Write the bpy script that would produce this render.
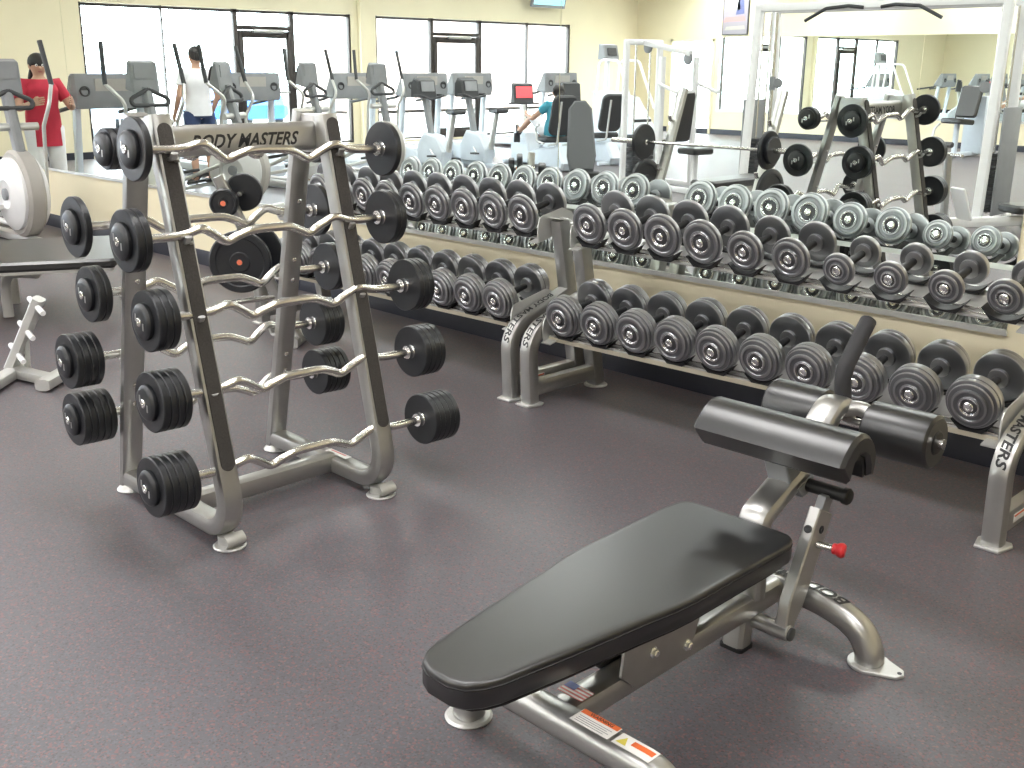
import bpy, bmesh, math, random
from mathutils import Vector, Matrix
PI = math.pi
random.seed(7)
for o in list(bpy.data.objects):
    bpy.data.objects.remove(o)
SC = bpy.context.scene
COL = SC.collection

# ------------------------------------------------------------------ camera
F_PX, PITCH, ROLL, YAW = 1069.05, math.radians(16.591), math.radians(0.479), math.radians(44.838)
CAM = Vector((0, -4.131, 1.5))
A_ = Vector((-math.sin(YAW), math.cos(YAW), 0))
R_ = Vector((math.cos(YAW), math.sin(YAW), 0))
Z_ = Vector((0, 0, 1))
Fw = A_ * math.cos(PITCH) - Z_ * math.sin(PITCH)
Up = A_ * math.sin(PITCH) + Z_ * math.cos(PITCH)
Rt = R_ * math.cos(ROLL) + Up * math.sin(ROLL)
Uq = Up * math.cos(ROLL) - R_ * math.sin(ROLL)
cd = bpy.data.cameras.new('camera')
cam = bpy.data.objects.new('camera', cd)
COL.objects.link(cam)
cd.sensor_width = 36
cd.lens = F_PX * 36 / 1024
cd.clip_start = .05
cd.clip_end = 300
mw = Matrix((Rt, Uq, -Fw)).transposed().to_4x4()
mw.translation = CAM
cam.matrix_world = mw
SC.camera = cam

# ------------------------------------------------------------------ world and exposure
wd = bpy.data.worlds.new('sky')
SC.world = wd
wd.use_nodes = True
bg = wd.node_tree.nodes['Background']
bg.inputs[0].default_value = (.86, .93, 1, 1)
bg.inputs[1].default_value = 12.0
SC.view_settings.view_transform = 'Standard'
SC.view_settings.look = 'None'
SC.view_settings.gamma = 1
SC.view_settings.use_curve_mapping = False
SC.view_settings.exposure = 0.55
LAMP = 17.0          # ceiling troffers

# ------------------------------------------------------------------ materials
MATS = {}
def mat(name, col, metal=0., rough=.5, bump=0., bscale=200., var=0., vscale=8., spec=.5, coat=0., emit=0.):
    if name in MATS: return MATS[name]
    m = bpy.data.materials.new(name); m.use_nodes = True
    nt = m.node_tree; b = nt.nodes['Principled BSDF']
    b.inputs['Base Color'].default_value = (*col, 1)
    b.inputs['Metallic'].default_value = metal
    b.inputs['Roughness'].default_value = rough
    b.inputs['Specular IOR Level'].default_value = spec
    if coat: b.inputs['Coat Weight'].default_value = coat
    if emit:
        b.inputs['Emission Color'].default_value = (*col, 1); b.inputs['Emission Strength'].default_value = emit
    tc = nt.nodes.new('ShaderNodeTexCoord')
    if bump:
        n = nt.nodes.new('ShaderNodeTexNoise'); n.inputs['Scale'].default_value = bscale; n.inputs['Detail'].default_value = 2
        nt.links.new(tc.outputs['Object'], n.inputs['Vector'])
        bp = nt.nodes.new('ShaderNodeBump'); bp.inputs['Strength'].default_value = bump; bp.inputs['Distance'].default_value = .002
        nt.links.new(n.outputs['Fac'], bp.inputs['Height']); nt.links.new(bp.outputs['Normal'], b.inputs['Normal'])
    if var:
        n = nt.nodes.new('ShaderNodeTexNoise'); n.inputs['Scale'].default_value = vscale; n.inputs['Detail'].default_value = 3
        nt.links.new(tc.outputs['Object'], n.inputs['Vector'])
        r = nt.nodes.new('ShaderNodeValToRGB')
        r.color_ramp.elements[0].position = .3; r.color_ramp.elements[1].position = .7
        r.color_ramp.elements[0].color = (*[c * (1 - var) for c in col], 1)
        r.color_ramp.elements[1].color = (*[min(1, c * (1 + var)) for c in col], 1)
        nt.links.new(n.outputs['Fac'], r.inputs['Fac']); nt.links.new(r.outputs['Color'], b.inputs['Base Color'])
    MATS[name] = m
    return m

SILVER = mat('satin silver paint', (.49, .488, .472), .88, .33, bump=.05, bscale=600, var=.03, vscale=20)
SILVER2 = mat('shelf silver paint', (.60, .60, .58), .6, .40, bump=.05, bscale=500, var=.03)
CHROME = mat('nickel bar', (.74, .725, .69), 1, .25)
BRIGHT = mat('bright chrome', (.88, .88, .87), 1, .17)
RUBBER = mat('black rubber plate', (.012, .0135, .0165), 0, .36, bump=.08, bscale=250, var=.15, vscale=30, spec=.55)
RUBBER2 = mat('matte black plastic', (.010, .010, .011), 0, .5, bump=.05, bscale=300)
INSERT = mat('grip tape insert', (.06, .055, .05), 0, .75, bump=.4, bscale=900, var=.2, vscale=200, spec=.25)
IRON = mat('grey hammertone iron', (.34, .345, .35), .95, .30, bump=.25, bscale=420, var=.08, vscale=40)
def pale_edges(m, lo, hi):  # base colour goes from lo to the paler hi on convex edges
    nt = m.node_tree; b = nt.nodes['Principled BSDF']
    g = nt.nodes.new('ShaderNodeNewGeometry'); r = nt.nodes.new('ShaderNodeValToRGB')
    r.color_ramp.elements[0].position = .505; r.color_ramp.elements[1].position = .60
    r.color_ramp.elements[0].color = (*lo, 1); r.color_ramp.elements[1].color = (*hi, 1)
    nt.links.new(g.outputs['Pointiness'], r.inputs['Fac']); nt.links.new(r.outputs['Color'], b.inputs['Base Color'])
pale_edges(IRON, (.23, .235, .245), (.70, .70, .71))
IRON2 = mat('machined grey ring', (.72, .72, .73), 1, .2)
VINYL = mat('black vinyl', (.006, .0063, .007), 0, .36, bump=.015, bscale=900, spec=.8)
VINYL.node_tree.nodes['Principled BSDF'].inputs['IOR'].default_value = 1.6
VINYL2 = mat('vinyl side band', (.010, .010, .011), 0, .5, bump=.15, bscale=500)
GRIP = mat('foam grip', (.035, .035, .038), 0, .8, bump=.3, bscale=400)
RED = mat('red knob plastic', (.62, .03, .035), 0, .35)
CREAM = mat('cream wall paint', (.80, .728, .525), 0, .8, bump=.06, bscale=150, var=.02, vscale=1.5)
NAVY = mat('dark vinyl baseboard', (.014, .016, .028), 0, .5, var=.1)
WHITEP = mat('white powder coat', (.80, .80, .80), .1, .4, var=.02)
BLUEW = mat('pale blue grey plastic', (.62, .68, .74), .05, .4, var=.03)
GREYP = mat('mid grey plastic', (.25, .26, .27), 0, .5, var=.05)
TAUPE = mat('warm grey plastic', (.40, .38, .35), .1, .45, var=.04)
DARK = mat('dark grey plastic', (.045, .047, .05), 0, .5, var=.05)
BRONZE = mat('dark bronze aluminium', (.045, .038, .035), .5, .4, var=.05)
LETTER = mat('black lettering', (.02, .02, .022), 0, .5)
STWHITE = mat('sticker white', (.85, .84, .81), 0, .4)
STORANGE = mat('sticker orange', (.80, .17, .05), 0, .4)
STYELLOW = mat('sticker yellow', (.72, .62, .10), 0, .4)
FLAGR = mat('flag red', (.72, .24, .22), 0, .4)
FLAGB = mat('flag blue', (.06, .09, .28), 0, .4)
ORANGE = mat('orange sticker', (.9, .22, .12), 0, .4)
CEIL = mat('ceiling tile', (.82, .80, .74), 0, .9, bump=.2, bscale=80)
SKIN = mat('skin', (.55, .33, .23), 0, .5, var=.05)
HAIR = mat('dark hair', (.02, .016, .015), 0, .5, bump=.3, bscale=90)
REDCLOTH = mat('red cotton', (.52, .03, .06), 0, .85, bump=.2, bscale=120, var=.08)
WHITECLOTH = mat('white cotton', (.78, .78, .80), 0, .85, bump=.2, bscale=120, var=.05)
BLUECLOTH = mat('teal cotton', (.06, .32, .42), 0, .85, bump=.2, bscale=120)
SHOE = mat('dark shoe', (.05, .05, .055), 0, .6)

def floor_mat():
    m = bpy.data.materials.new('speckled rubber floor'); m.use_nodes = True
    nt = m.node_tree; b = nt.nodes['Principled BSDF']; b.inputs['Roughness'].default_value = .46
    b.inputs['Specular IOR Level'].default_value = .55
    tc = nt.nodes.new('ShaderNodeTexCoord')
    def noise(s, d=2, det=.5):
        n = nt.nodes.new('ShaderNodeTexNoise'); n.inputs['Scale'].default_value = s; n.inputs['Detail'].default_value = d
        nt.links.new(tc.outputs['Object'], n.inputs['Vector']); return n
    def ramp(src, p0, p1, c0, c1):
        r = nt.nodes.new('ShaderNodeValToRGB'); e = r.color_ramp.elements
        e[0].position, e[1].position = p0, p1; e[0].color, e[1].color = c0, c1
        nt.links.new(src, r.inputs['Fac']); return r
    def mix(f, a, c):
        x = nt.nodes.new('ShaderNodeMix'); x.data_type = 'RGBA'
        nt.links.new(f, x.inputs['Factor']); nt.links.new(a, x.inputs['A'])
        x.inputs['B'].default_value = c; return x.outputs['Result']
    base = ramp(noise(1.3, 4).outputs['Fac'], .3, .7, (.086, .083, .093, 1), (.104, .100, .110, 1)).outputs['Color']
    fine = noise(160, 2)
    def vor(s, thr, off):
        v = nt.nodes.new('ShaderNodeTexVoronoi'); v.inputs['Scale'].default_value = s
        mp = nt.nodes.new('ShaderNodeMapping'); mp.inputs['Location'].default_value = (off, off * .7, 0)
        nt.links.new(tc.outputs['Object'], mp.inputs['Vector']); nt.links.new(mp.outputs['Vector'], v.inputs['Vector'])
        sp = nt.nodes.new('ShaderNodeSeparateColor'); nt.links.new(v.outputs['Color'], sp.inputs['Color'])
        return ramp(sp.outputs['Red'], thr, thr + .03, (0, 0, 0, 1), (1, 1, 1, 1)).outputs['Color']
    c = mix(vor(170, .82, 0), base, (.165, .088, .092, 1))
    c = mix(vor(190, .84, 3.3), c, (.108, .110, .125, 1))
    c = mix(vor(210, .88, 7.1), c, (.072, .066, .072, 1))
    c = mix(vor(180, .95, 5.2), c, (.20, .115, .11, 1))
    nt.links.new(c, b.inputs['Base Color'])
    bp = nt.nodes.new('ShaderNodeBump'); bp.inputs['Strength'].default_value = .25; bp.inputs['Distance'].default_value = .002
    nt.links.new(fine.outputs['Fac'], bp.inputs['Height']); nt.links.new(bp.outputs['Normal'], b.inputs['Normal'])
    return m
FLOOR = floor_mat()

def mirror_mat():
    m = bpy.data.materials.new('silvered mirror glass'); m.use_nodes = True
    b = m.node_tree.nodes['Principled BSDF']
    b.inputs['Base Color'].default_value = (.90, .955, .925, 1); b.inputs['Metallic'].default_value = 1; b.inputs['Roughness'].default_value = 0.0
    n = m.node_tree.nodes.new('ShaderNodeTexNoise'); n.inputs['Scale'].default_value = .6
    r = m.node_tree.nodes.new('ShaderNodeMapRange'); r.inputs['To Min'].default_value = .0; r.inputs['To Max'].default_value = .004
    m.node_tree.links.new(n.outputs['Fac'], r.inputs['Value']); m.node_tree.links.new(r.outputs['Result'], b.inputs['Roughness'])
    return m
MIRROR = mirror_mat()

def glass_mat():
    m = bpy.data.materials.new('window glass'); m.use_nodes = True
    nt = m.node_tree; nt.nodes.remove(nt.nodes['Principled BSDF']); out = nt.nodes['Material Output']
    t = nt.nodes.new('ShaderNodeBsdfTransparent'); t.inputs['Color'].default_value = (.95, .97, .97, 1)
    g = nt.nodes.new('ShaderNodeBsdfGlossy'); g.inputs['Roughness'].default_value = .02
    lw = nt.nodes.new('ShaderNodeLayerWeight'); lw.inputs['Blend'].default_value = .5
    pw = nt.nodes.new('ShaderNodeMath'); pw.operation = 'POWER'; pw.inputs[1].default_value = 4
    ad = nt.nodes.new('ShaderNodeMath'); ad.operation = 'MULTIPLY_ADD'; ad.inputs[1].default_value = .5; ad.inputs[2].default_value = .03
    nt.links.new(lw.outputs['Facing'], pw.inputs[0]); nt.links.new(pw.outputs[0], ad.inputs[0])
    mx = nt.nodes.new('ShaderNodeMixShader')
    nt.links.new(ad.outputs[0], mx.inputs['Fac']); nt.links.new(t.outputs[0], mx.inputs[1]); nt.links.new(g.outputs[0], mx.inputs[2])
    nt.links.new(mx.outputs[0], out.inputs['Surface'])
    return m
GLASS = glass_mat()
LIGHTM = mat('lit diffuser', (1.0, .985, .97), 0, .5, emit=LAMP)
SCREEN = mat('lit television picture', (.25, .55, .62), 0, .3, emit=1.2)
REDLED = mat('red display', (.85, .07, .08), 0, .4, emit=.9)

# ------------------------------------------------------------------ mesh helpers
def V(*a): return Vector(a)
class M:
    def __init__(s): s.v = []; s.f = []
    def add(s, vs, fs):
        k = len(s.v); s.v += [tuple(p) for p in vs]; s.f += [tuple(i + k for i in f) for f in fs]; return s
    def box(s, c, size, rot=None, bev=0.):
        bm = bmesh.new(); bmesh.ops.create_cube(bm, size=1)
        for v in bm.verts: v.co = Vector((v.co.x * size[0], v.co.y * size[1], v.co.z * size[2]))
        if bev: bmesh.ops.bevel(bm, geom=list(bm.edges), offset=bev, segments=2, affect='EDGES', profile=.5)
        R = rot.to_3x3() if rot else Matrix.Identity(3)
        bm.verts.index_update()
        vs = [R @ v.co + Vector(c) for v in bm.verts]; fs = [[v.index for v in f.verts] for f in bm.faces]
        bm.free(); return s.add(vs, fs)
    def tube(s, path, a, b=None, side=None, n=14, sq=2., caps=True, scale=None):
        """sweep a (super)ellipse; a = half size along side, b = half size across"""
        path = [Vector(p) for p in path]; b = a if b is None else b
        N = len(path); tan = []
        for i in range(N):
            t = path[min(i + 1, N - 1)] - path[max(i - 1, 0)]; tan.append(t.normalized())
        if side is None:
            h = Vector((0, 0, 1)) if abs(tan[0].z) < .9 else Vector((1, 0, 0))
            sd = tan[0].cross(h).normalized()
        else: sd = Vector(side)
        vs = []; fs = []
        for i in range(N):
            sd = (sd - tan[i] * sd.dot(tan[i])).normalized(); nn = tan[i].cross(sd)
            k = 1.
            if 0 < i < N - 1:
                d0 = (path[i] - path[i - 1]).normalized(); d1 = (path[i + 1] - path[i]).normalized()
                k = 1 / max(.5, math.cos(d0.angle(d1, 0) / 2))
            sc = scale[i] if scale else 1
            for j in range(n):
                th = 2 * PI * (j + .5) / n; c, q = math.cos(th), math.sin(th)
                r = (abs(c) ** sq + abs(q) ** sq) ** (-1 / sq)
                vs.append(path[i] + sd * (a * r * c * sc) + nn * (b * r * q * sc * k))
        for i in range(N - 1):
            for j in range(n):
                j2 = (j + 1) % n
                fs.append((i * n + j, i * n + j2, (i + 1) * n + j2, (i + 1) * n + j))
        if caps:
            fs.append(tuple(range(n - 1, -1, -1))); fs.append(tuple((N - 1) * n + j for j in range(n)))
        return s.add(vs, fs)
    def lathe(s, prof, o=(0, 0, 0), axis=(0, 0, 1), n=32):
        """prof: list of (radius, distance along axis), closed at both ends"""
        o = Vector(o); ax = Vector(axis).normalized()
        h = Vector((0, 0, 1)) if abs(ax.z) < .9 else Vector((1, 0, 0))
        e1 = ax.cross(h).normalized(); e2 = ax.cross(e1)
        vs = []; fs = []; rings = []
        for r, t in prof:
            if r < 1e-6:
                rings.append([len(vs)]); vs.append(o + ax * t)
            else:
                rings.append(list(range(len(vs), len(vs) + n)))
                for j in range(n):
                    th = 2 * PI * j / n
                    vs.append(o + ax * t + e1 * (r * math.cos(th)) + e2 * (r * math.sin(th)))
        for A, B in zip(rings[:-1], rings[1:]):
            if len(A) == 1 and len(B) == 1: continue
            for j in range(n):
                j2 = (j + 1) % n
                if len(A) == 1: fs.append((A[0], B[j2], B[j]))
                elif len(B) == 1: fs.append((A[j], A[j2], B[0]))
                else: fs.append((A[j], A[j2], B[j2], B[j]))
        if len(rings[0]) > 1: fs.append(tuple(reversed(rings[0])))
        if len(rings[-1]) > 1: fs.append(tuple(rings[-1]))
        return s.add(vs, fs)
    def cyl(s, p0, p1, r, n=20, bev=0.):
        p0 = Vector(p0); p1 = Vector(p1); L = (p1 - p0).length
        pr = [(r, 0), (r, L)] if not bev else [(r - bev, 0), (r, bev), (r, L - bev), (r - bev, L)]
        return s.lathe(pr, p0, p1 - p0, n)
    def prism(s, out, o, ex, ey, depth, bev=0.):
        """polygon out (2d) in the frame o,ex,ey extruded along ex x ey by depth, centred"""
        o = Vector(o); ex = Vector(ex).normalized(); ey = Vector(ey).normalized(); ez = ex.cross(ey)
        n = len(out); layers = [(-depth / 2, 0), (depth / 2, 0)]
        if bev: layers = [(-depth / 2, -bev), (-depth / 2 + bev, 0), (depth / 2 - bev, 0), (depth / 2, -bev)]
        cx = sum(p[0] for p in out) / n; cy = sum(p[1] for p in out) / n
        vs = []
        for z, ins in layers:
            for i in range(n):
                p = Vector(out[i])
                if ins:
                    a = (Vector(out[i]) - Vector(out[i - 1])); c = (Vector(out[(i + 1) % n]) - Vector(out[i]))
                    a = a.normalized() if a.length else c.normalized(); c = c.normalized() if c.length else a
                    nn = Vector((-(a.y + c.y), a.x + c.x))
                    if nn.length < 1e-6: nn = Vector((-a.y, a.x))
                    nn.normalize()
                    area = sum(out[k][0] * out[(k + 1) % n][1] - out[(k + 1) % n][0] * out[k][1] for k in range(n))
                    if area < 0: nn = -nn
                    p = p + nn * (-ins)
                vs.append(o + ex * p.x + ey * p.y + ez * z)
        fs = []
        L = len(layers)
        for k in range(L - 1):
            for i in range(n):
                j = (i + 1) % n; fs.append((k * n + i, k * n + j, (k + 1) * n + j, (k + 1) * n + i))
        fs.append(tuple(range(n - 1, -1, -1))); fs.append(tuple((L - 1) * n + i for i in range(n)))
        return s.add(vs, fs)
    def ball(s, c, r, n=20, m=12, rot=None):
        r = r if hasattr(r, '__len__') else (r, r, r); R = rot.to_3x3() if rot else Matrix.Identity(3)
        vs = [Vector(c) + R @ Vector((0, 0, -r[2]))]; fs = []
        for i in range(1, m):
            ph = -PI / 2 + PI * i / m
            for j in range(n):
                th = 2 * PI * j / n
                vs.append(Vector(c) + R @ Vector((r[0] * math.cos(ph) * math.cos(th), r[1] * math.cos(ph) * math.sin(th), r[2] * math.sin(ph))))
        vs.append(Vector(c) + R @ Vector((0, 0, r[2]))); T = len(vs) - 1
        for j in range(n):
            j2 = (j + 1) % n
            fs.append((0, 1 + j2, 1 + j)); fs.append((T, 1 + (m - 2) * n + j, 1 + (m - 2) * n + j2))
            for i in range(m - 2):
                a = 1 + i * n; b = a + n; fs.append((a + j, a + j2, b + j2, b + j))
        return s.add(vs, fs)
    def build(s, name, m, parent=None, smooth=True, ang=32.):
        me = bpy.data.meshes.new(name)
        me.from_pydata(s.v, [], s.f)
        bm = bmesh.new(); bm.from_mesh(me)
        bmesh.ops.recalc_face_normals(bm, faces=bm.faces)
        if smooth:
            for f in bm.faces: f.smooth = True
            lim = math.radians(ang)
            for e in bm.edges:
                if len(e.link_faces) != 2 or e.calc_face_angle(0) > lim: e.smooth = False
        bm.to_mesh(me); bm.free()
        me.materials.append(m)
        o = bpy.data.objects.new(name, me); COL.objects.link(o)
        if parent: o.parent = parent
        return o

def fillet(pts, r, seg=8):
    pts = [Vector(p) for p in pts]; out = [pts[0]]
    for i in range(1, len(pts) - 1):
        rr = r[i - 1] if hasattr(r, '__len__') else r
        p, a, b = pts[i], pts[i - 1], pts[i + 1]
        da = (a - p).normalized(); db = (b - p).normalized(); ang = da.angle(db)
        if rr <= 0 or ang > 3.1: out.append(p); continue
        t = min(rr / math.tan(ang / 2), (a - p).length * .49, (b - p).length * .49); rr = t * math.tan(ang / 2)
        c = p + (da + db).normalized() * (rr / math.sin(ang / 2))
        s0 = p + da * t - c; s1 = p + db * t - c; tot = s0.angle(s1)
        for k in range(seg + 1):
            u = k / seg
            w = (s0 * math.sin((1 - u) * tot) + s1 * math.sin(u * tot)) / math.sin(tot) if tot > 1e-4 else s0
            out.append(c + w)
    out.append(pts[-1]); return out
def spline(pts, seg=6):
    """catmull-rom through points"""
    P = [Vector(p) for p in pts]; P = [P[0] * 2 - P[1]] + P + [P[-1] * 2 - P[-2]]; out = []
    for i in range(1, len(P) - 2):
        for k in range(seg):
            t = k / seg; a, b, c, d = P[i - 1], P[i], P[i + 1], P[i + 2]
            out.append(.5 * ((2 * b) + (c - a) * t + (2 * a - 5 * b + 4 * c - d) * t * t + (3 * b - a - 3 * c + d) * t ** 3))
    out.append(P[-2]); return out
def rrect(w, h, r, seg=5):
    out = []
    for cx, cy, a0 in ((w / 2 - r, h / 2 - r, 0), (-w / 2 + r, h / 2 - r, 90), (-w / 2 + r, -h / 2 + r, 180), (w / 2 - r, -h / 2 + r, 270)):
        for k in range(seg + 1):
            a = math.radians(a0 + 90 * k / seg); out.append((cx + r * math.cos(a), cy + r * math.sin(a)))
    return out

def tag(o, label=None, cat=None, group=None, kind=None):
    if label: o['label'] = label
    if cat: o['category'] = cat
    if group: o['group'] = group
    if kind: o['kind'] = kind
    return o
def thing(name, label, cat, loc=(0, 0, 0), rz=0., group=None, rx=0.):
    o = bpy.data.objects.new(name, None); COL.objects.link(o)
    o.empty_display_size = .1
    o.location = loc; o.rotation_euler = (rx, 0, rz)
    return tag(o, label, cat, group)
def dup(root, loc=None, rz=None, label=None, group=None):
    r = root.copy(); COL.objects.link(r)
    if loc is not None: r.location = loc
    if rz is not None: r.rotation_euler.z = rz
    if label: r['label'] = label
    if group: r['group'] = group
    for ch in list(root.children):
        c = ch.copy(); COL.objects.link(c); c.parent = r
        for g in list(ch.children):
            d = g.copy(); COL.objects.link(d); d.parent = c
    return r
def struct(name, mb, m, parent=None, **k):
    o = mb.build(name, m, parent, **k)
    if not parent: o['kind'] = 'structure'
    return o

def text_geo(body, size, shear=.25, extrude=0., spacing=1.0):
    cu = bpy.data.curves.new('lettering', 'FONT'); cu.body = body; cu.size = size; cu.shear = shear
    cu.align_x = 'CENTER'; cu.align_y = 'CENTER'; cu.resolution_u = 3; cu.offset = size * .028; cu.space_character = spacing
    ob = bpy.data.objects.new('lettering', cu); COL.objects.link(ob)
    bpy.context.view_layer.update()
    dg = bpy.context.evaluated_depsgraph_get()
    me = bpy.data.meshes.new_from_object(ob.evaluated_get(dg))
    bpy.data.objects.remove(ob)
    bm = bmesh.new(); bm.from_mesh(me)
    bmesh.ops.triangulate(bm, faces=bm.faces)
    for _ in range(2):
        long = [e for e in bm.edges if e.calc_length() > size * .2]
        if long: bmesh.ops.subdivide_edges(bm, edges=long, cuts=1)
        bmesh.ops.triangulate(bm, faces=bm.faces)
    bm.verts.index_update()
    vs = [(v.co.x, v.co.y) for v in bm.verts]; fs = [[v.index for v in f.verts] for f in bm.faces]
    bm.free(); bpy.data.meshes.remove(me)
    return vs, fs
def text_on(body, size, fn, m, parent, name='lettering', **k):
    vs, fs = text_geo(body, size, **k)
    return M().add([fn(x, y) for x, y in vs], fs).build(name, m, parent, smooth=False)
def path_map(path, side, off, center, flip=1):
    """text x runs along the path (from arc length center), y along side; offset along normal"""
    path = [Vector(p) for p in path]; side = Vector(side).normalized(); cum = [0]
    for a, b in zip(path[:-1], path[1:]): cum.append(cum[-1] + (b - a).length)
    def fn(x, y):
        s = center + x * flip
        s = max(0, min(cum[-1] - 1e-5, s)); i = 0
        while i < len(cum) - 2 and cum[i + 1] < s: i += 1
        u = (s - cum[i]) / (cum[i + 1] - cum[i]); p = path[i].lerp(path[i + 1], u)
        def tn(k): return (path[min(k + 1, len(path) - 1)] - path[max(k - 1, 0)]).normalized()
        t = tn(i).lerp(tn(i + 1), u).normalized(); n = t.cross(side)
        return p + n * off + side * (y * flip)
    return fn

# ================================================================== THE ROOM
XW, XE, YS, HC = -17.2, 4.0, -17.4, 3.35
struct('floor', M().box(((XW + XE) / 2, YS / 2, -.05), (XE - XW + .4, -YS + .4, .1)), FLOOR)
struct('ceiling', M().box(((XW + XE) / 2, YS / 2, HC + .05), (XE - XW + .4, -YS + .4, .1)), CEIL)
struct('wall_right', M().box(((XW + XE) / 2, .06, HC / 2), (XE - XW + .4, .12, HC)), CREAM)
wl = M()
O3 = (-16.15, -14.90)
wl.box(((XW - .2 + O3[0]) / 2, YS - .06, HC / 2), (O3[0] - XW + .2, .12, HC)); wl.box(((XE + .2 + O3[1]) / 2, YS - .06, HC / 2), (XE + .2 - O3[1], .12, HC))
wl.box(((O3[0] + O3[1]) / 2, YS - .06, (HC + 2.13) / 2), (O3[1] - O3[0], .12, HC - 2.13))
struct('wall_left', wl, CREAM)
struct('wall_near', M().box((XE + .06, YS / 2, HC / 2), (.12, -YS, HC)), CREAM)
# window wall: solid pieces around two storefront openings (real y is negative)
O1 = (-8.78, -3.56); O2 = (-14.97, -9.375); ZT = 2.40; ZS = .04
wf = M()
for y0, y1 in ((-3.56, 0), (O2[1], O1[0]), (YS, O2[0])):
    wf.box((XW - .1, (y0 + y1) / 2, HC / 2), (.2, y1 - y0, HC))
for y0, y1 in (O1, O2):
    wf.box((XW - .1, (y0 + y1) / 2, (HC + ZT) / 2), (.2, y1 - y0, HC - ZT))
    wf.box((XW - .1, (y0 + y1) / 2, ZS / 2), (.2, y1 - y0, ZS))
struct('wall_far', wf, CREAM)
struct('trim_1', M().box((XW + .05, -9.0, HC / 2), (.1, .12, HC)), CREAM)      # pilaster between the windows
# baseboards
struct('baseboard_right', M().prism([(0, 0), (.014, 0), (.014, .10), (.006, .115), (0, .115)], ((XW + XE) / 2, 0, 0), (0, -1, 0), (0, 0, 1), XE - XW), NAVY)
struct('baseboard_left', M().prism([(0, 0), (.014, 0), (.014, .10), (.006, .115), (0, .115)], ((XW + XE) / 2, YS, 0), (0, 1, 0), (0, 0, 1), XE - XW), NAVY)
struct('baseboard_far', M().box((XW + .006, -1.78, .055), (.012, 3.56, .11)), NAVY)

def storefront(idx, y0, y1, dy0, dy1, mull):
    r = M(); w = .04; X = XW - .06
    def vert(y, z0=ZS, z1=ZT, ww=w): r.box((X, y, (z0 + z1) / 2), (.09, ww, z1 - z0), bev=.004)
    for y in [y0 + w / 2, y1 - w / 2] + mull: vert(y, ww=.022 if y in mull else w)
    vert(dy0 - .04, ww=.08); vert(dy1 + .04, ww=.08)
    r.box((X, (y0 + y1) / 2, ZT - .03), (.09, y1 - y0, .045), bev=.004)
    r.box((X, (y0 + dy0) / 2, ZS + .03), (.09, dy0 - y0, .035), bev=.004)
    r.box((X, (y1 + dy1) / 2, ZS + .03), (.09, y1 - dy1, .035), bev=.004)
    r.box((X, (dy0 + dy1) / 2, 2.10), (.10, dy1 - dy0, .07), bev=.004)
    wn = struct('window_%d' % idx, r, BRONZE)
    M().add([(X, y0 + .01, ZS), (X, y1 - .01, ZS), (X, y1 - .01, ZT), (X, y0 + .01, ZT)], [(0, 1, 2, 3)]).build('glass_pane', GLASS, wn, smooth=False)
    d = M(); wd_ = dy1 - dy0
    for y in (dy0 + .05, dy1 - .05): d.box((X + .03, y, (.02 + 2.05) / 2), (.05, .09, 2.03), bev=.004)
    d.box((X + .03, (dy0 + dy1) / 2, 1.99), (.05, wd_ - .1, .12), bev=.004); d.box((X + .03, (dy0 + dy1) / 2, .13), (.05, wd_ - .1, .22), bev=.004)
    dr = struct('door_%d' % idx, d, BRONZE)
    hb = M(); hb.tube([(X + .06, dy0 + .12, 1.0), (X + .12, dy0 + .12, 1.0), (X + .12, dy1 - .12, 1.0), (X + .06, dy1 - .12, 1.0)], .014, n=8)
    hb.build('door_handle', SILVER, dr)
    cl = M(); cl.box((X + .08, (dy0 + dy1) / 2 - .05, 2.045), (.06, .62, .06), bev=.01); cl.build('door_closer', SILVER, dr)
storefront(1, O1[0], O1[1], -7.44, -6.36, [-4.95])
storefront(2, O2[0], O2[1], -12.12, -10.86, [-13.60])

r = M()
for x in (O3[0] + .03, O3[1] - .03): r.box((x, YS - .03, 1.065), (.06, .14, 2.13), bev=.004)
r.box(((O3[0] + O3[1]) / 2, YS - .03, 2.10), (O3[1] - O3[0], .14, .06), bev=.004)
w3 = struct('window_3', r, CREAM)
M().add([(O3[0] + .05, YS - .05, .02), (O3[1] - .05, YS - .05, .02), (O3[1] - .05, YS - .05, 2.08), (O3[0] + .05, YS - .05, 2.08)], [(0, 1, 2, 3)]).build('glass_pane', GLASS, w3, smooth=False)

# wall mirrors: three panels on the long wall, two on the opposite wall, with their trims
MX = [-14.2, -9.6, -3.78, -1.453]
ml = ['left wall mirror panel reaching past the elliptical trainer', 'wide wall mirror panel behind the curl barbell rack',
      'wall mirror panel behind the nearer dumbbell rack, ending at the bare cream wall']
for i in range(3):
    x0, x1 = MX[i] + .002, MX[i + 1] - .002
    o = M().box(((x0 + x1) / 2, -.004, (.547 + 2.42) / 2), (x1 - x0, .006, 2.42 - .547)).build('wall_mirror', MIRROR, smooth=False)
    tag(o, ml[i], 'mirror', 'wall mirrors')
tr = M()
tr.prism([(0, .530), (.014, .530), (.014, .553), (.010, .553), (.010, .546), (0, .546)], ((MX[0] + MX[3]) / 2, -.0005, 0), (0, -1, 0), (0, 0, 1), MX[3] - MX[0])
struct('trim_2', tr, SILVER2, smooth=False)
for i, (x0, x1) in enumerate(((-14.75, -9.95), (-9.94, -4.2))):
    o = M().box(((x0 + x1) / 2, YS + .004, (.54 + 2.15) / 2), (x1 - x0, .006, 2.15 - .54)).build('wall_mirror', MIRROR, smooth=False)
    tag(o, ['mirror on the far wall beside the poster', 'mirror on the far wall behind the cable machine'][i], 'mirror', 'wall mirrors')
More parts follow.
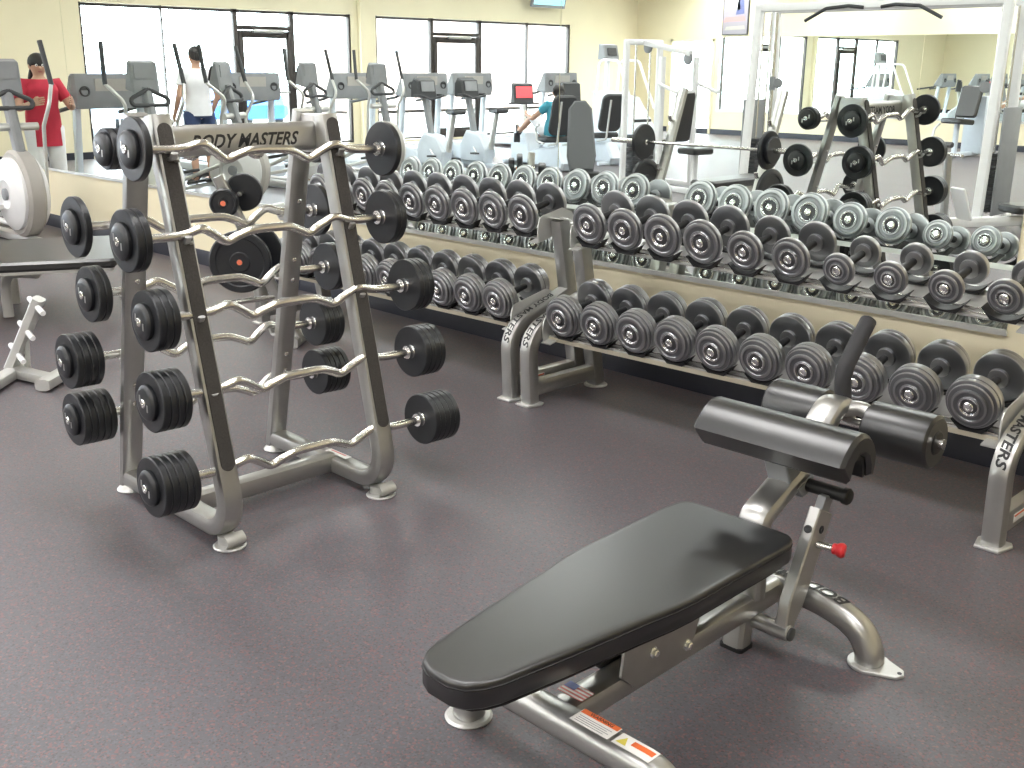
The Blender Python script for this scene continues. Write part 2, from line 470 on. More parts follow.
tr = M(); tr.prism([(0, .515), (.016, .515), (.016, .552), (.011, .552), (.011, .54), (0, .54)], (-9.475, YS + .0005, 0), (0, 1, 0), (0, 0, 1), 10.6)
struct('trim_3', tr, SILVER2, smooth=False)

# ceiling troffers
first = None
for ix in range(6):
    for iy in range(6):
        x = -14.4 + ix * 2.9; y = -2.15 - iy * 2.9
        if first is None:
            t = thing('ceiling_light', 'recessed fluorescent ceiling light with white diffuser', 'ceiling light', (x, y, HC), group='ceiling troffers')
            fr = M()
            for s in (-1, 1):
                fr.box((s * .615, 0, -.008), (.03, .64, .016)); fr.box((0, s * .315, -.008), (1.2, .03, .016))
            fr.build('frame', WHITEP, t)
            M().box((0, 0, -.006), (1.2, .6, .006)).build('diffuser', LIGHTM, t, smooth=False)
            first = t
        else: dup(first, (x, y, HC))

# outside the windows: pale paving, a rose rendered building, two parked cars
struct('ground', M().box((-31, -14, -.16), (64, 70, .1)), mat('pale concrete paving', (.62, .61, .58), 0, .9, var=.06, vscale=.6))
bd = thing('building', 'pale rose rendered building seen through the window glass', 'building', (-31, -26, 0))
bm_ = M(); bm_.box((0, 0, 3), (3, 16, 6)); bm_.build('wall', mat('rose render', (.66, .50, .44), 0, .9, var=.05), bd)
wm = M()
for k in range(4): wm.box((1.5, -6 + k * 4, 2.6), (.06, 1.4, 1.6))
wm.build('window', GREYP, bd)
M().box((.1, 0, 6.1), (3.4, 16.4, .25)).build('roof', TAUPE, bd)
def car(loc, rz, body, label):
    t = thing('car', label, 'car', loc, rz, 'parked cars outside')
    prof = [(-2.15, .35), (-2.2, .75), (-1.95, .92), (-1.5, .98), (-.9, 1.38), (.5, 1.42), (1.15, 1.0), (2.0, .86), (2.2, .65), (2.15, .35)]
    b = M(); b.prism(prof, (0, 0, 0), (1, 0, 0), (0, 0, 1), 1.7, bev=.12); b.build('body', body, t)
    g = M(); g.prism([(-1.32, 1.02), (-.86, 1.32), (.44, 1.36), (.95, 1.02)], (0, 0, 0), (1, 0, 0), (0, 0, 1), 1.72, bev=.02); g.build('window', DARK, t)
    for x in (-1.35, 1.35):
        for y in (-.76, .76):
            M().lathe([(.0, -.1), (.22, -.1), (.31, -.09), (.32, 0), (.31, .09), (.22, .1), (0, .1)], (x, y, .32 - .05), (0, 1, 0), 20).build('wheel', RUBBER, t)
car((-23.5, -9.8, -.05), .3, mat('blue car paint', (.03, .12, .38), .3, .25), 'blue car parked outside the storefront windows')
car((-25.5, -7.2, -.05), .4, mat('silver blue car paint', (.32, .40, .50), .5, .3), 'pale silver car parked outside the storefront windows')

# ================================================================== EZ CURL BARBELL RACK
def rot_to(d, up=(0, 0, 1)):
    d = Vector(d).normalized(); s = d.cross(Vector(up)).normalized(); u = s.cross(d)
    return Matrix((d, s, u)).transposed()
EZX, EZY = -3.215, -2.215
ez = thing('barbell_rack', 'silver two-sided rack for curl barbells with black grip strips on its legs', 'barbell rack', (EZX, EZY, 0))
FB = [(-3.065, 1.235), (-3.02, .987), (-2.975, .745), (-2.93, .507), (-2.883, .257)]
RB = [(-3.375, 1.225), (-3.423, .978), (-3.473, .745), (-3.523, .515), (-3.572, .293)]
for sy in (-1, 1):
    y = sy * .31
    fr = M()
    HT = 1.345 if sy < 0 else 1.332
    pth = fillet([(-.335, y, .052), (.382, y, .052), (.085, y, HT)], .11, 10)
    fr.tube(pth, .036, .031, side=(0, 1, 0), n=20, sq=4.5)
    leg = fr.build('front_leg', SILVER, ez)
    # black insert along the front face of the leg
    dv = (V(.085, 0, 1.345) - V(.382, 0, .052)).normalized(); nx = V(dv.z, 0, -dv.x)
    ctr = V(.382, y, .052) + dv * .757 + nx * .0310
    ins = [(x * 1, z) for x, z in rrect(1.085, .046, .0229, 8)]
    M().prism(ins, ctr, dv, (0, 1, 0), .006).build('grip_insert', INSERT, leg)
    rr = M(); rr.tube([(-.352, y, .02), (-.045, y, 1.345)], .037, .021, side=(0, 1, 0), n=16, sq=6)
    rear = rr.build('rear_post', SILVER, ez)
    for k, z in enumerate((.35, .42, .72, .80, 1.02)):
        bx = -.352 + (.307) * (z - .02) / 1.325
        M().lathe([(.009, -.002), (.009, .004), (.006, .006), (.0035, .006), (.0035, .003), (0, .003)], (bx + .021, y, z), (1, 0, -.2), 12).build('bolt', CHROME, rear)
    M().prism([(-.045, 1.20), (.095, 1.20), (.085, 1.335), (-.035, 1.335)], (0, y, 0), (1, 0, 0), (0, 0, 1), .05, bev=.006).build('gusset', SILVER, ez)
    # feet
    fm = M(); fm.lathe([(.052, 0), (.054, .004), (.05, .008), (0, .008)], (.335, y, 0), (0, 0, 1), 28)
    fm.tube([(.335 + .047 * math.cos(a), y, .030 + .026 * math.sin(a)) for a in [math.radians(q) for q in range(-60, 61, 15)]], .034, .003, side=(0, 1, 0), n=8, sq=6)
    fm.lathe([(.03, 0), (.03, .035), (0, .035)], (.32, y, 0), (0, 0, 1), 18)
    fm.build('foot', SILVER2, ez)
    fm = M(); fm.lathe([(.05, 0), (.052, .004), (.047, .01), (.03, .03), (0, .03)], (-.345, y, 0), (0, 0, 1), 28); fm.build('foot', SILVER2, ez)
    # hooks under each bar
    for (bx, bz) in FB:
        x = bx - EZX; bz += -sy * .008
        h = M(); h.tube(fillet([(x - .05, y, bz - .020), (x + .012, y, bz - .025), (x + .026, y, bz - .004)], .014, 5), .012, .006, side=(0, 1, 0), n=10, sq=3)
        h.lathe([(.008, 0), (.008, .012), (.005, .014), (0, .014)], (x + .006, y + .01, bz - .026), (0, 1, 0), 10)
        h.build('hook', SILVER, ez)
    for (bx, bz) in RB:
        x = bx - EZX; bz += -sy * .008
        h = M(); h.tube(fillet([(x + .04, y, bz - .020), (x - .012, y, bz - .025), (x - .026, y, bz - .004)], .014, 5), .012, .006, side=(0, 1, 0), n=10, sq=3)
        h.build('hook', SILVER, ez)
M().prism(rrect(.05, .098, .022, 6), (.035, 0, 1.262), (1, 0, 0), (0, 0, 1), .585).build('top_beam', SILVER, ez)
text_on('BODY MASTERS', .060, lambda x, y: V(.0608, x * .93 + .005, 1.256 + y), LETTER, ez, shear=.38, spacing=1.0)
M().tube([(.050, -.30, .058), (.050, .30, .058)], .036, .033, side=(0, 0, 1), n=18, sq=4.5).build('cross_tube', SILVER, ez)
M().box((.050, .02, .0915), (.03, .09, .0008)).build('label_sticker', STWHITE, ez)
M().box((.08, .31, .0915), (.13, .03, .0006)).build('label_sticker', STWHITE, ez)
st = M(); st.box((.075, .316, .0921), (.09, .006, .0006)); st.build('label_sticker', FLAGR, ez)

def curl_bar(i, front, X, Z, yo, yi, n, R, label):
    TH = .0235; CAP = .022; tl = [.045, .016, .026, .026, .026][i] if front else .026
    left_in = yo + CAP + TH * n; c = (left_in + yi) / 2; Lh = (yi - left_in) / 2
    t = thing('curl_barbell', label, 'barbell', (X, c, Z - tl * (c - EZY)), 0, 'fixed curl barbells on the rack', -tl)
    q = [(-1, 0), (-.78, -.001), (-.66, .005), (-.55, .017), (-.45, -.004), (-.345, -.031), (-.25, -.016), (-.15, -.002), (0, 0),
         (.15, -.002), (.25, -.016), (.345, -.031), (.45, -.004), (.55, .017), (.66, .005), (.78, -.001), (1, 0)]
    k = 1 if front else -1
    pts = [(k * .35 * z, Lh * u, z) for u, z in q]
    M().tube(spline(pts, 5), .0142, n=16, side=(1, 0, 0)).build('bar', CHROME, t)
    for s in (-1, 1):
        for j in range(n):
            y0 = Lh + TH * j
            pr = [(.014, 0), (R - .003, 0), (R, .003), (R, TH - .0035), (R - .003, TH - .0005), (R * .62, TH - .0005), (R * .58, TH - .003), (.03, TH - .003)]
            M().lathe(pr, (0, s * y0, 0), (0, s, 0), 48).build('weight_plate', RUBBER, t)
        y0 = Lh + TH * n
        rc = min(.056, R * .82)
        e = M().lathe([(rc, -.004), (rc, .010), (rc - .005, .015), (rc - .016, .018), (0, .018)], (0, s * y0, 0), (0, s, 0), 36).build('end_cap', RUBBER, t)
        M().lathe([(.014, .016), (.014, .021), (.011, .023), (.006, .023), (.006, .020), (0, .020)], (0, s * y0, 0), (0, s, 0), 18).build('cap_bolt', BRIGHT, e)
        for q in (1, -1): M().box((.022 * s * q, s * (y0 + .0185), .012 * q), (.007, .0012, .022)).build('weight_mark', SILVER, e)
        M().lathe([(.024, -.018), (.024, -.004), (.026, 0), (0, 0)], (0, s * Lh, 0), (0, s, 0), 24).build('collar', BRIGHT, t)
    return t
LF = ['curl barbell with one thin black plate per end on the top front hooks', 'curl barbell with two black plates per end, second from the top on the front hooks',
      'curl barbell with three black plates per end on the middle front hooks', 'curl barbell with four black plates per end, just above the lowest front bar',
      'heaviest curl barbell with five black plates per end on the lowest front hooks']
LR = ['curl barbell with small double discs on the top rear hooks', 'curl barbell with a single wide plate and hub, second from top on the rear hooks',
      'curl barbell with black plates on the middle rear hooks', 'rear curl barbell with thick plate stacks, just above the lowest rear bar',
      'curl barbell with the thickest plate stacks of the rear side, on its lowest hooks']
YO = [-2.672, -2.742, -2.720, -2.752, -2.794]; YI = [-1.72, -1.763, -1.701, -1.714, -1.711]
for i in range(5): curl_bar(i, True, FB[i][0], FB[i][1], YO[i], YI[i], i + 1, .094, LF[i])
YO = [-2.61, -2.718, -2.673, -2.748, -2.726]; YI = [-1.79, -1.77, -1.689, -1.729, -1.696]
for i in range(5): curl_bar(i, False, RB[i][0], RB[i][1], YO[i], YI[i], [2, 1, 2, 4, 5][i], [.066, .098, .094, .094, .094][i], LR[i])

# ================================================================== DUMBBELL RACKS
XL, XR = -3.258, -1.146
RC = (XL + XR) / 2; RH = (XR - XL) / 2
TILT = math.radians(12.7); TD = V(0, math.cos(TILT), math.sin(TILT)); TN = V(0, -math.sin(TILT), math.cos(TILT))
LOW_L, TOP_L = .310, .240
LOWC = V(0, -.713, .433) + TD * (LOW_L / 2)
TOPC = V(0, -.541, .808) + TD * (TOP_L / 2)
PITCHX = .2022
LIPM = mat('tan shelf lip', (.62, .57, .45), .15, .45, var=.04)
LEVEL = {0: ((.0, .013), (.003, -.015)), 1: ((-.006, .012), (.008, .014))}     # lift and fall of the lower and upper tier of each rack
def make_rack(cx, label, unit):
    t = thing('dumbbell_rack', label, 'dumbbell rack', (cx, 0, 0), 0, 'two-tier dumbbell racks')
    for s in (-1, 1):
        x = s * RH
        f = M(); pth = fillet([(x, -.735, .012), (x, -.752, .335), (x, -.345, .468)], .13, 10)
        f.tube(pth, .034, .034, side=(1, 0, 0), n=20, sq=4.5)
        fl = f.build('front_leg', SILVER, t)
        L = sum((b - a).length for a, b in zip(pth[:-1], pth[1:]))
        text_on('BODY MASTERS', .048, path_map(list(reversed(pth)), (1, 0, 0), .0348, .285), LETTER, fl, shear=.25)
        M().tube([(x, -.272, .015), (x, -.425, .812)], .034, .036, side=(1, 0, 0), n=20, sq=5).build('upright', SILVER, t)
        M().box((x, -.4255, .8145), (.066, .07, .006), Matrix.Rotation(math.radians(-10), 4, 'X'), bev=.002).build('cap', SILVER2, t)
        M().tube([(x, -.72, .078), (x, -.27, .078)], .028, .037, side=(1, 0, 0), n=18, sq=5).build('base_tube', SILVER, t)
        M().prism([(-.057, .02), (-.045, .045), (.045, .045), (.057, .02), (.04, -.055), (-.04, -.055)], (x, -.735, .006), (1, 0, 0), (0, 1, 0), .012, bev=.003).build('foot', SILVER2, t)
        M().lathe([(.056, 0), (.058, .005), (.05, .011), (0, .011)], (x, -.272, 0), (0, 0, 1), 28).build('foot', SILVER2, t)
        b = M(); b.box((x, -.3478, .213), (.055, .0012, .038), Matrix.Rotation(math.radians(10.9), 4, 'X')); b.build('flag_sticker', FLAGR, t)
        b = M(); b.box((x - .016, -.3496, .2225), (.022, .0016, .019), Matrix.Rotation(math.radians(10.9), 4, 'X')); b.build('flag_sticker', FLAGB, t)
        for q in ((1,) if s > 0 else ()):
            b = M().box((x + .0285 * q, -.60, .083), (.0012, .12, .03)).build('label_sticker', STWHITE, t)
            M().box((x + .0289 * q, -.60, .091), (.0012, .11, .007)).build('warning_stripe', STORANGE, b)
        # tier end plates, scooped like the tray
        for C, hl in ((LOWC, LOW_L / 2), (TOPC, TOP_L / 2)):
            o = V(x - s * .041, C.y, C.z)
            out = [(-hl - .01, -.118)] + [(-hl - .01 + .0 + .05 * (1 - math.cos(a)), -.118 + .11 * math.sin(a)) for a in [math.radians(q) for q in range(10, 91, 16)]] + \
                  [(hl - .06, -.012), (hl + .0, -.05), (hl + .02, -.118)]
            M().prism(out, o, TD, TN, .005).build('end_plate', SILVER2, t)
            M().prism([(-hl - .022, -.124), (hl + .02, -.124), (hl + .02, -.119), (-hl - .022, -.119)], o - V(s * .025, 0, 0), TD, TN, .055).build('end_shelf', SILVER2, t)
    for nm, C, hl in (('lower_tray', LOWC, LOW_L / 2), ('upper_tray', TOPC, TOP_L / 2)):
        w = 2 * RH - .088; top = nm[0] == 'u'; f = -hl + (.020 if top else .026); b = hl + .022
        prof = [(f, -.110), (f + .022, -.106), (f + .030, -.112), (b - .040, -.112), (b - .030, -.106), (b, -.106), (b + .002, -.128), (b - .002, -.128), (b - .005, -.111),
                (b - .028, -.111), (b - .038, -.116), (f + .032, -.116), (f + .022, -.112)]
        tr_ = M().prism(prof, V(0, C.y, C.z), TD, TN, w).build(nm, SILVER2, t, smooth=False)
        M().prism([(f - .002, -.109), (f + .002, -.109), (f + .004, -.130 if not top else -.117), (f, -.130 if not top else -.117)], V(0, C.y, C.z), TD, TN, w).build('tray_lip', LIPM if not top else SILVER2, tr_, smooth=False)
        for sr in (f + .014, f + .052):
            M().tube([V(-w / 2, C.y, C.z) + TD * sr - TN * .1045, V(w / 2, C.y, C.z) + TD * sr - TN * .1045], .0055, .003, n=8, sq=3).build('tray_rail', CHROME, tr_)
        for k in range(10):
            xk = (k - 4.5) * PITCHX
            for s in (-1, 1):
                ro = .102 if not top else (.101 if k < 4 else .098)
                ri = ro - .006; zc = -.106 + ro + .001
                a0, a1 = (230, 310) if not top else (222, 318)
                out = [(ri * math.cos(math.radians(a)), zc + ri * math.sin(math.radians(a))) for a in range(a1, a0 - 1, -8)]
                x0_, z0_ = out[-1]; x1_, z1_ = out[0]
                out += [(x0_ - .006, z0_ + .002), (x0_ * .62, -.107), (x1_ * .62, -.107), (x1_ + .006, z1_ + .002)]
                yy = C + TD * (s * (hl - (.050 if not top else .026)))
                sad = M().prism(out, V(xk, yy.y, yy.z), (1, 0, 0), TN, .05 if top else .06)
                sad.build('saddle', RUBBER2, t)
    for o in [c for c in t.children if c.name.split('.')[0] in ('lower_tray', 'upper_tray', 'saddle', 'end_plate', 'end_shelf')]:
        for ob in [o] + list(o.children):
            l0, l1 = LEVEL[unit][1 if ob.data.vertices[0].co.z > .58 else 0]
            for v in ob.data.vertices: v.co.z += l0 + l1 * v.co.x
    return t
DARKIRON = mat('dark recess iron', (.09, .09, .095), .7, .4)
def dumbbell(L, plates, label):
    """plates: list of (radius, thickness) from the handle outwards"""
    t = thing('dumbbell', label, 'dumbbell')
    tot = sum(p[1] for p in plates); hl = L / 2 - tot
    h = M(); h.lathe([(.013, -hl - .01), (.0145, -hl * .6), (.0165, 0), (.0145, hl * .6), (.013, hl + .01)], (0, 0, 0), (0, 1, 0), 20)
    h.build('handle', RUBBER2, t)
    for s in (-1, 1):
        pr = []; y = hl; R0 = plates[0][0]
        pr += [(.020, y - .016), (.034, y - .014), (.036, y - .001)]
        for j, (r, th) in enumerate(plates):
            pr += [(r - .005, y), (r - .0012, y + .0015), (r, y + .004), (r, y + th - .0045), (r - .0012, y + th - .002), (r - .005, y + th - .0008)]
            y += th
        re = plates[-1][0]
        pr += [(re * .84, y - .0008), (re * .80, y - .004), (re * .62, y - .004), (re * .58, y + .001), (re * .52, y + .001), (re * .48, y - .005), (re * .36, y - .006), (0, y - .006)]
        hd = M().lathe(pr, (0, 0, 0), (0, s, 0), 44).build('weight_head', IRON, t)
        M().lathe([(re * .52, -.004), (re * .52, .0025), (re * .485, .0030), (re * .455, .001), (re * .455, -.006)], (0, s * y, 0), (0, s, 0), 36).build('end_ring', IRON2, hd)
        M().lathe([(re * .46, -.0062), (re * .46, -.0042), (.022, -.0030), (0, -.0030)], (0, s * y, 0), (0, s, 0), 30).build('end_recess', DARKIRON, hd)
        M().lathe([(.0175, -.004), (.0175, .003), (.015, .006), (.009, .0075), (.008, .004), (0, .004)], (0, s * y, 0), (0, s, 0), 24).build('end_bolt', BRIGHT, hd)
    return t
PR_LOW = {'a': [(.094, .026), (.094, .022), (.088, .016), (.077, .012)], 'b': [(.092, .030), (.091, .018), (.083, .013), (.068, .010)], 'c': [(.090, .030), (.088, .020), (.077, .011), (.061, .008)]}
PR_TOP = {'a': [(.093, .020), (.084, .012)], 'b': [(.081, .020), (.070, .012)], 'c': [(.062, .022), (.050, .009)]}
ORD = ['first', 'second', 'third', 'fourth', 'fifth', 'sixth', 'seventh', 'eighth', 'ninth', 'tenth']
protos = {}
def place_db(key, plates, L, C, x, label, group):
    un = 0 if x > XL else 1; l0, l1 = LEVEL[un][1 if key[0] == 'T' else 0]
    loc = (x, C.y, C.z + l0 + l1 * (x - RC + un * OFF))
    if key not in protos:
        t = dumbbell(L, plates, label); protos[key] = t; t.location = loc; t.rotation_euler = (TILT, 0, 0); t['group'] = group
    else: dup(protos[key], loc, None, label, group)
make_rack(RC, 'silver two-tier dumbbell rack nearer the camera, behind the bench', 0)
OFF = 2 * RH + .122
rk2 = make_rack(RC - OFF, 'silver two-tier dumbbell rack farther away, behind the curl barbell rack', 1)
for u, cx in enumerate((RC, RC - OFF)):
    nm = ['nearer', 'farther'][u]
    for k in range(10):
        x = cx + (k - 4.5) * PITCHX
        key = 'a' if u == 1 or k < 4 else ('b' if k < 8 else 'c')
        C = LOWC - TN * (.0 if key == 'a' else .003 if key == 'b' else .005)
        place_db('L' + key, PR_LOW[key], LOW_L, C, x, 'thick grey dumbbell, %s from the left on the lower tier of the %s rack' % (ORD[k], nm), 'dumbbells on the lower tier of the %s rack' % nm)
        key = 'a' if u == 1 or k < 4 else ('b' if k < 6 else 'c')
        C = TOPC - TN * (.0 if key == 'a' else .009 if key == 'b' else .022)
        sz = {'a': 'wide thin-plated', 'b': 'medium round', 'c': 'small round'}[key]
        place_db('T' + key, PR_TOP[key], TOP_L, C, x, '%s grey dumbbell, %s from the left on the upper tier of the %s rack' % (sz, ORD[k], nm), 'dumbbells on the upper tier of the %s rack' % nm)

# ================================================================== BENCH
bx_, by_ = -1.368, -2.2
be = thing('exercise_bench', 'flat black padded bench on a silver frame with leg rollers, nearest to the camera', 'bench', (bx_, by_, 0))
L_ = lambda x, Y, z: V(x, Y - by_, z)
half = [(-2.965, .0), (-2.962, .03), (-2.948, .062), (-2.92, .083), (-2.87, .097), (-2.70, .125), (-2.50, .152), (-2.40, .168), (-2.33, .174), (-2.0, .179), (-1.94, .177), (-1.912, .168), (-1.897, .15), (-1.893, .12)]
half = [(max(y, -2.962) + (.012 if y < -2.9 else 0), h) for y, h in half]
outl = [(h - .020 * (y + 2.96) / 1.07, y - by_) for y, h in half] + [(-h - .020 * (y + 2.96) / 1.07, y - by_) for y, h in reversed(half[1:])]
def pad_mesh(o, z0, z1, r=.012, crown=0.):
    n = len(o); vs = []; fs = []
    cx = sum(p[0] for p in o) / n; cy = sum(p[1] for p in o) / n
    lv = [(z0, -.006), (z0 + .006, 0), (z1 - r, 0), (z1 - r * .45, -r * .15), (z1 - r * .1, -r * .55), (z1, -r * 1.3), (z1 + crown, -r * 3.2)]
    for z, ins in lv:
        for i in range(n):
            p = Vector(o[i]); a = Vector(o[i]) - Vector(o[i - 1]); c = Vector(o[(i + 1) % n]) - Vector(o[i])
            nn = a.normalized() + c.normalized(); nn = Vector((nn.y, -nn.x)).normalized()
            q = p + nn * ins; vs.append((q.x, q.y, z))
    for k in range(len(lv) - 1):
        for i in range(n):
            j = (i + 1) % n; fs.append((k * n + i, k * n + j, (k + 1) * n + j, (k + 1) * n + i))
    fs.append(tuple(range(n - 1, -1, -1))); fs.append(tuple((len(lv) - 1) * n + i for i in range(n)))
    return M().add(vs, fs)
pad = pad_mesh(outl, .322, .381, .007, .0005).build('seat_pad', VINYL, be, ang=50)
ring = [V(x * 1.003, y, .3665) for x, y in outl]
M().tube(ring + [ring[0]], .0022, n=6).build('piping', VINYL2, pad)
M().prism([(x * .9, y * .985 if y > 0 else y * .97) for x, y in outl], (0, 0, .316), (1, 0, 0), (0, 1, 0), .013).build('pad_board', RUBBER2, be)
M().tube([L_(0, -2.63, .128), L_(0, -1.70, .128)], .036, .035, side=(1, 0, 0), n=22, sq=3.6).build('main_beam', SILVER, be)
fp = fillet([L_(-.275, -2.615, .012), L_(-.262, -2.615, .134), L_(.315, -2.615, .134), L_(.335, -2.615, .012)], .10, 10)
M().tube(fp, .036, .034, side=(0, 1, 0), n=22, sq=3.0).build('front_tube', SILVER, be)
rp = spline([L_(s * x, -1.706, z) for s, x, z in [(-1, .287, .008), (-1, .280, .045), (-1, .245, .092), (-1, .17, .122), (-1, .08, .133), (1, .0, .135), (1, .08, .133), (1, .17, .122), (1, .245, .092), (1, .280, .045), (1, .287, .008)]], 5)
rt = M().tube(rp, .036, .034, side=(0, 1, 0), n=22, sq=3.0).build('rear_tube', SILVER, be)
LR_ = sum((b - a).length for a, b in zip(rp[:-1], rp[1:]))
text_on('BODY MASTERS', .052, path_map(list(reversed(rp)), (0, -1, 0), .0348, LR_ / 2 - .02), LETTER, rt, shear=.3)
for sx in (-1, 1):
    M().lathe([(.056, 0), (.058, .004), (.052, .009), (0, .009)], L_(.335 if sx > 0 else -.277, -2.615, 0), (0, 0, 1), 32).build('foot_plate', SILVER2, be)
    o = [(.056 * math.cos(a), .056 * math.sin(a)) for a in [math.radians(q) for q in range(50, 311, 13)]] + [(.085, -.022), (.095, 0), (.085, .022)]
    o = [(x * sx, y * sx) for x, y in o]
    f = M().prism(o, L_(sx * .287, -1.706, .005), (1, 0, 0), (0, 1, 0), .010, bev=.002).build('foot_plate', SILVER2, be)
    M().lathe([(.006, 0), (.006, .0012), (0, .0012)], L_(sx * .37, -1.706, .010), (0, 0, 1), 12).build('bolt_hole', DARK, f)
# pad brackets standing on the beam
for sx in (-1, 1):
    b = M().prism([(-.17, .125), (-.05, .125), (.06, .16), (.12, .31), (-.20, .31), (-.22, .17)], L_(sx * .040, -2.22, 0), (0, 1, 0), (0, 0, 1), .008, bev=.0015).build('pad_bracket', SILVER, be)
    for yy, zz in ((-2.325, .19), (-2.19, .155)):
        M().lathe([(.015, 0), (.015, .003), (.010, .003), (.010, .012), (.007, .014), (0, .014)], L_(sx * .044, yy, zz), (sx, 0, 0), 6).build('bolt', BRIGHT, b)
M().prism([(-.036, 0), (.036, 0), (.036, .15), (-.036, .15)], L_(0, -2.36, .17), (1, 0, 0), V(0, .0, 1), .01).build('cross_plate', SILVER, be)
# stickers
M().box(L_(.0, -2.545, .1637), (.072, .045, .0006)).build('flag_sticker', FLAGR, be)
fl_ = M()
for k in range(4): fl_.box(L_(.0, -2.5625 + .0115 * k, .1641), (.072, .0052, .0006))
fl_.build('flag_stripe', STWHITE, be)
M().box(L_(-.021, -2.534, .1645), (.030, .023, .0006)).build('flag_canton', FLAGB, be)
w_ = M().box(L_(.115, -2.612, .1685), (.105, .050, .0006)).build('warning_label', STWHITE, be)
M().box(L_(.115, -2.594, .1690), (.101, .015, .0006)).build('warning_band', STORANGE, w_)
text_on('WARNING', .013, lambda x, y: L_(.118 + x, -2.594 + y, .16945), LETTER, w_, 'warning_text', shear=0)
for k in range(4): M().box(L_(.115 - .004 * (k % 2), -2.611 - .0065 * k, .1690), (.088 - .010 * (k % 2), .0014, .0005)).build('label_line', GREYP, w_)
pm_ = path_map(fp, (0, 1, 0), -.0346, 0)
Lf = sum((b - a).length for a, b in zip(fp[:-1], fp[1:]))
cs = Lf / 2 + .195
def patch(x0, x1, y0, y1, off, name, m, par):
    nx = 8; vs = []; fs = []
    f = path_map(fp, (0, 1, 0), .0346 + off, cs)
    for i in range(nx + 1):
        x = x0 + (x1 - x0) * i / nx; vs += [f(x, y0), f(x, y1)]
    for i in range(nx): fs.append((2 * i, 2 * i + 2, 2 * i + 3, 2 * i + 1))
    return M().add(vs, fs).build(name, m, par, smooth=False)
cl_ = patch(-.045, .045, -.022, .020, .0004, 'caution_label', STWHITE, be)
f = path_map(fp, (0, 1, 0), .0354, cs)
M().add([f(-.040, -.014), f(-.014, -.014), f(-.027, .012)], [(0, 1, 2)]).build('warning_triangle', STYELLOW, cl_, smooth=False)
patch(-.008, .042, -.004, .012, .0010, 'warning_band', STORANGE, cl_)
# leg hold: post, bracket, crescent pad, rollers, arm and grip
pp = fillet([L_(0, -1.852, .15), L_(0, -1.850, .372), L_(0, -1.72, .430)], .035, 5) + spline([L_(0, -1.70, .440), L_(0, -1.60, .495), L_(0, -1.545, .560), L_(0, -1.49, .598), L_(0, -1.43, .588), L_(0, -1.402, .552)], 6)
M().tube(pp, .043, .028, side=(1, 0, 0), n=20, sq=3.4, scale=[1] * (len(pp) - 14) + [1 - .025 * k for k in range(14)]).build('support_arm', SILVER, be)
M().prism([(-1.745 - by_, .445), (-1.655 - by_, .478), (-1.70 - by_, .58), (-1.80 - by_, .56)], (0, 0, 0), (0, 1, 0), (0, 0, 1), .07, bev=.004).build('pad_mount', GREYP, be)
cy_, cz_ = -1.765, .556
sec = [(y - by_, z) for y, z in [(-1.858, .583), (-1.842, .606), (-1.815, .632), (-1.79, .645), (-1.765, .649), (-1.74, .645), (-1.715, .632), (-1.693, .610), (-1.680, .580), (-1.680, .548), (-1.690, .520),
       (-1.712, .525), (-1.716, .553), (-1.728, .578), (-1.747, .591), (-1.770, .592), (-1.792, .578), (-1.814, .532)]]
cp = M().prism(sec, (.012, 0, -.010), (0, 1, 0), (0, 0, 1), .445, bev=.010).build('thigh_pad', VINYL, be, ang=40)
M().prism([(y - by_, z) for y, z in [(-1.812, .529), (-1.79, .574), (-1.770, .588), (-1.748, .587), (-1.731, .576), (-1.72, .552), (-1.716, .523), (-1.726, .523), (-1.73, .55), (-1.74, .569), (-1.75, .577), (-1.768, .578), (-1.782, .568), (-1.804, .527)]], (.012, 0, -.010), (0, 1, 0), (0, 0, 1), .42).build('pad_shell', RUBBER2, be)
M().cyl(L_(-.221, -1.435, .548), L_(.30, -1.435, .548), .014).build('roller_axle', CHROME, be)
for x0, x1 in ((-.218, -.040), (.090, .280)):
    r = M().lathe([(.03, 0), (.066, 0), (.074, .007), (.075, .016), (.075, x1 - x0 - .016), (.074, x1 - x0 - .007), (.066, x1 - x0), (.03, x1 - x0)], L_(x0, -1.435, .548), (1, 0, 0), 40).build('leg_roller', VINYL, be)
    M().lathe([(.034, -.004), (.034, 0), (.03, .004), (.012, .006), (0, .006)], L_(x1, -1.435, .548), (1, 0, 0), 24).build('roller_cap', RUBBER2, r)
M().tube(spline([L_(.0, -1.47, .582), L_(.05, -1.44, .592), L_(.085, -1.43, .58), L_(.11, -1.43, .552)], 6), .022, n=14).build('side_arm', SILVER, be)
gp = fillet([L_(0, -1.425, .575), L_(0, -1.448, .690), L_(0, -1.328, .815)], .07, 8)
g = M().tube(gp, .0235, n=20); g.lathe([(.0235, -.001), (.022, .004), (.014, .009), (0, .011)], gp[-1], gp[-1] - gp[-2], 20)
g.build('hand_grip', GRIP, be)
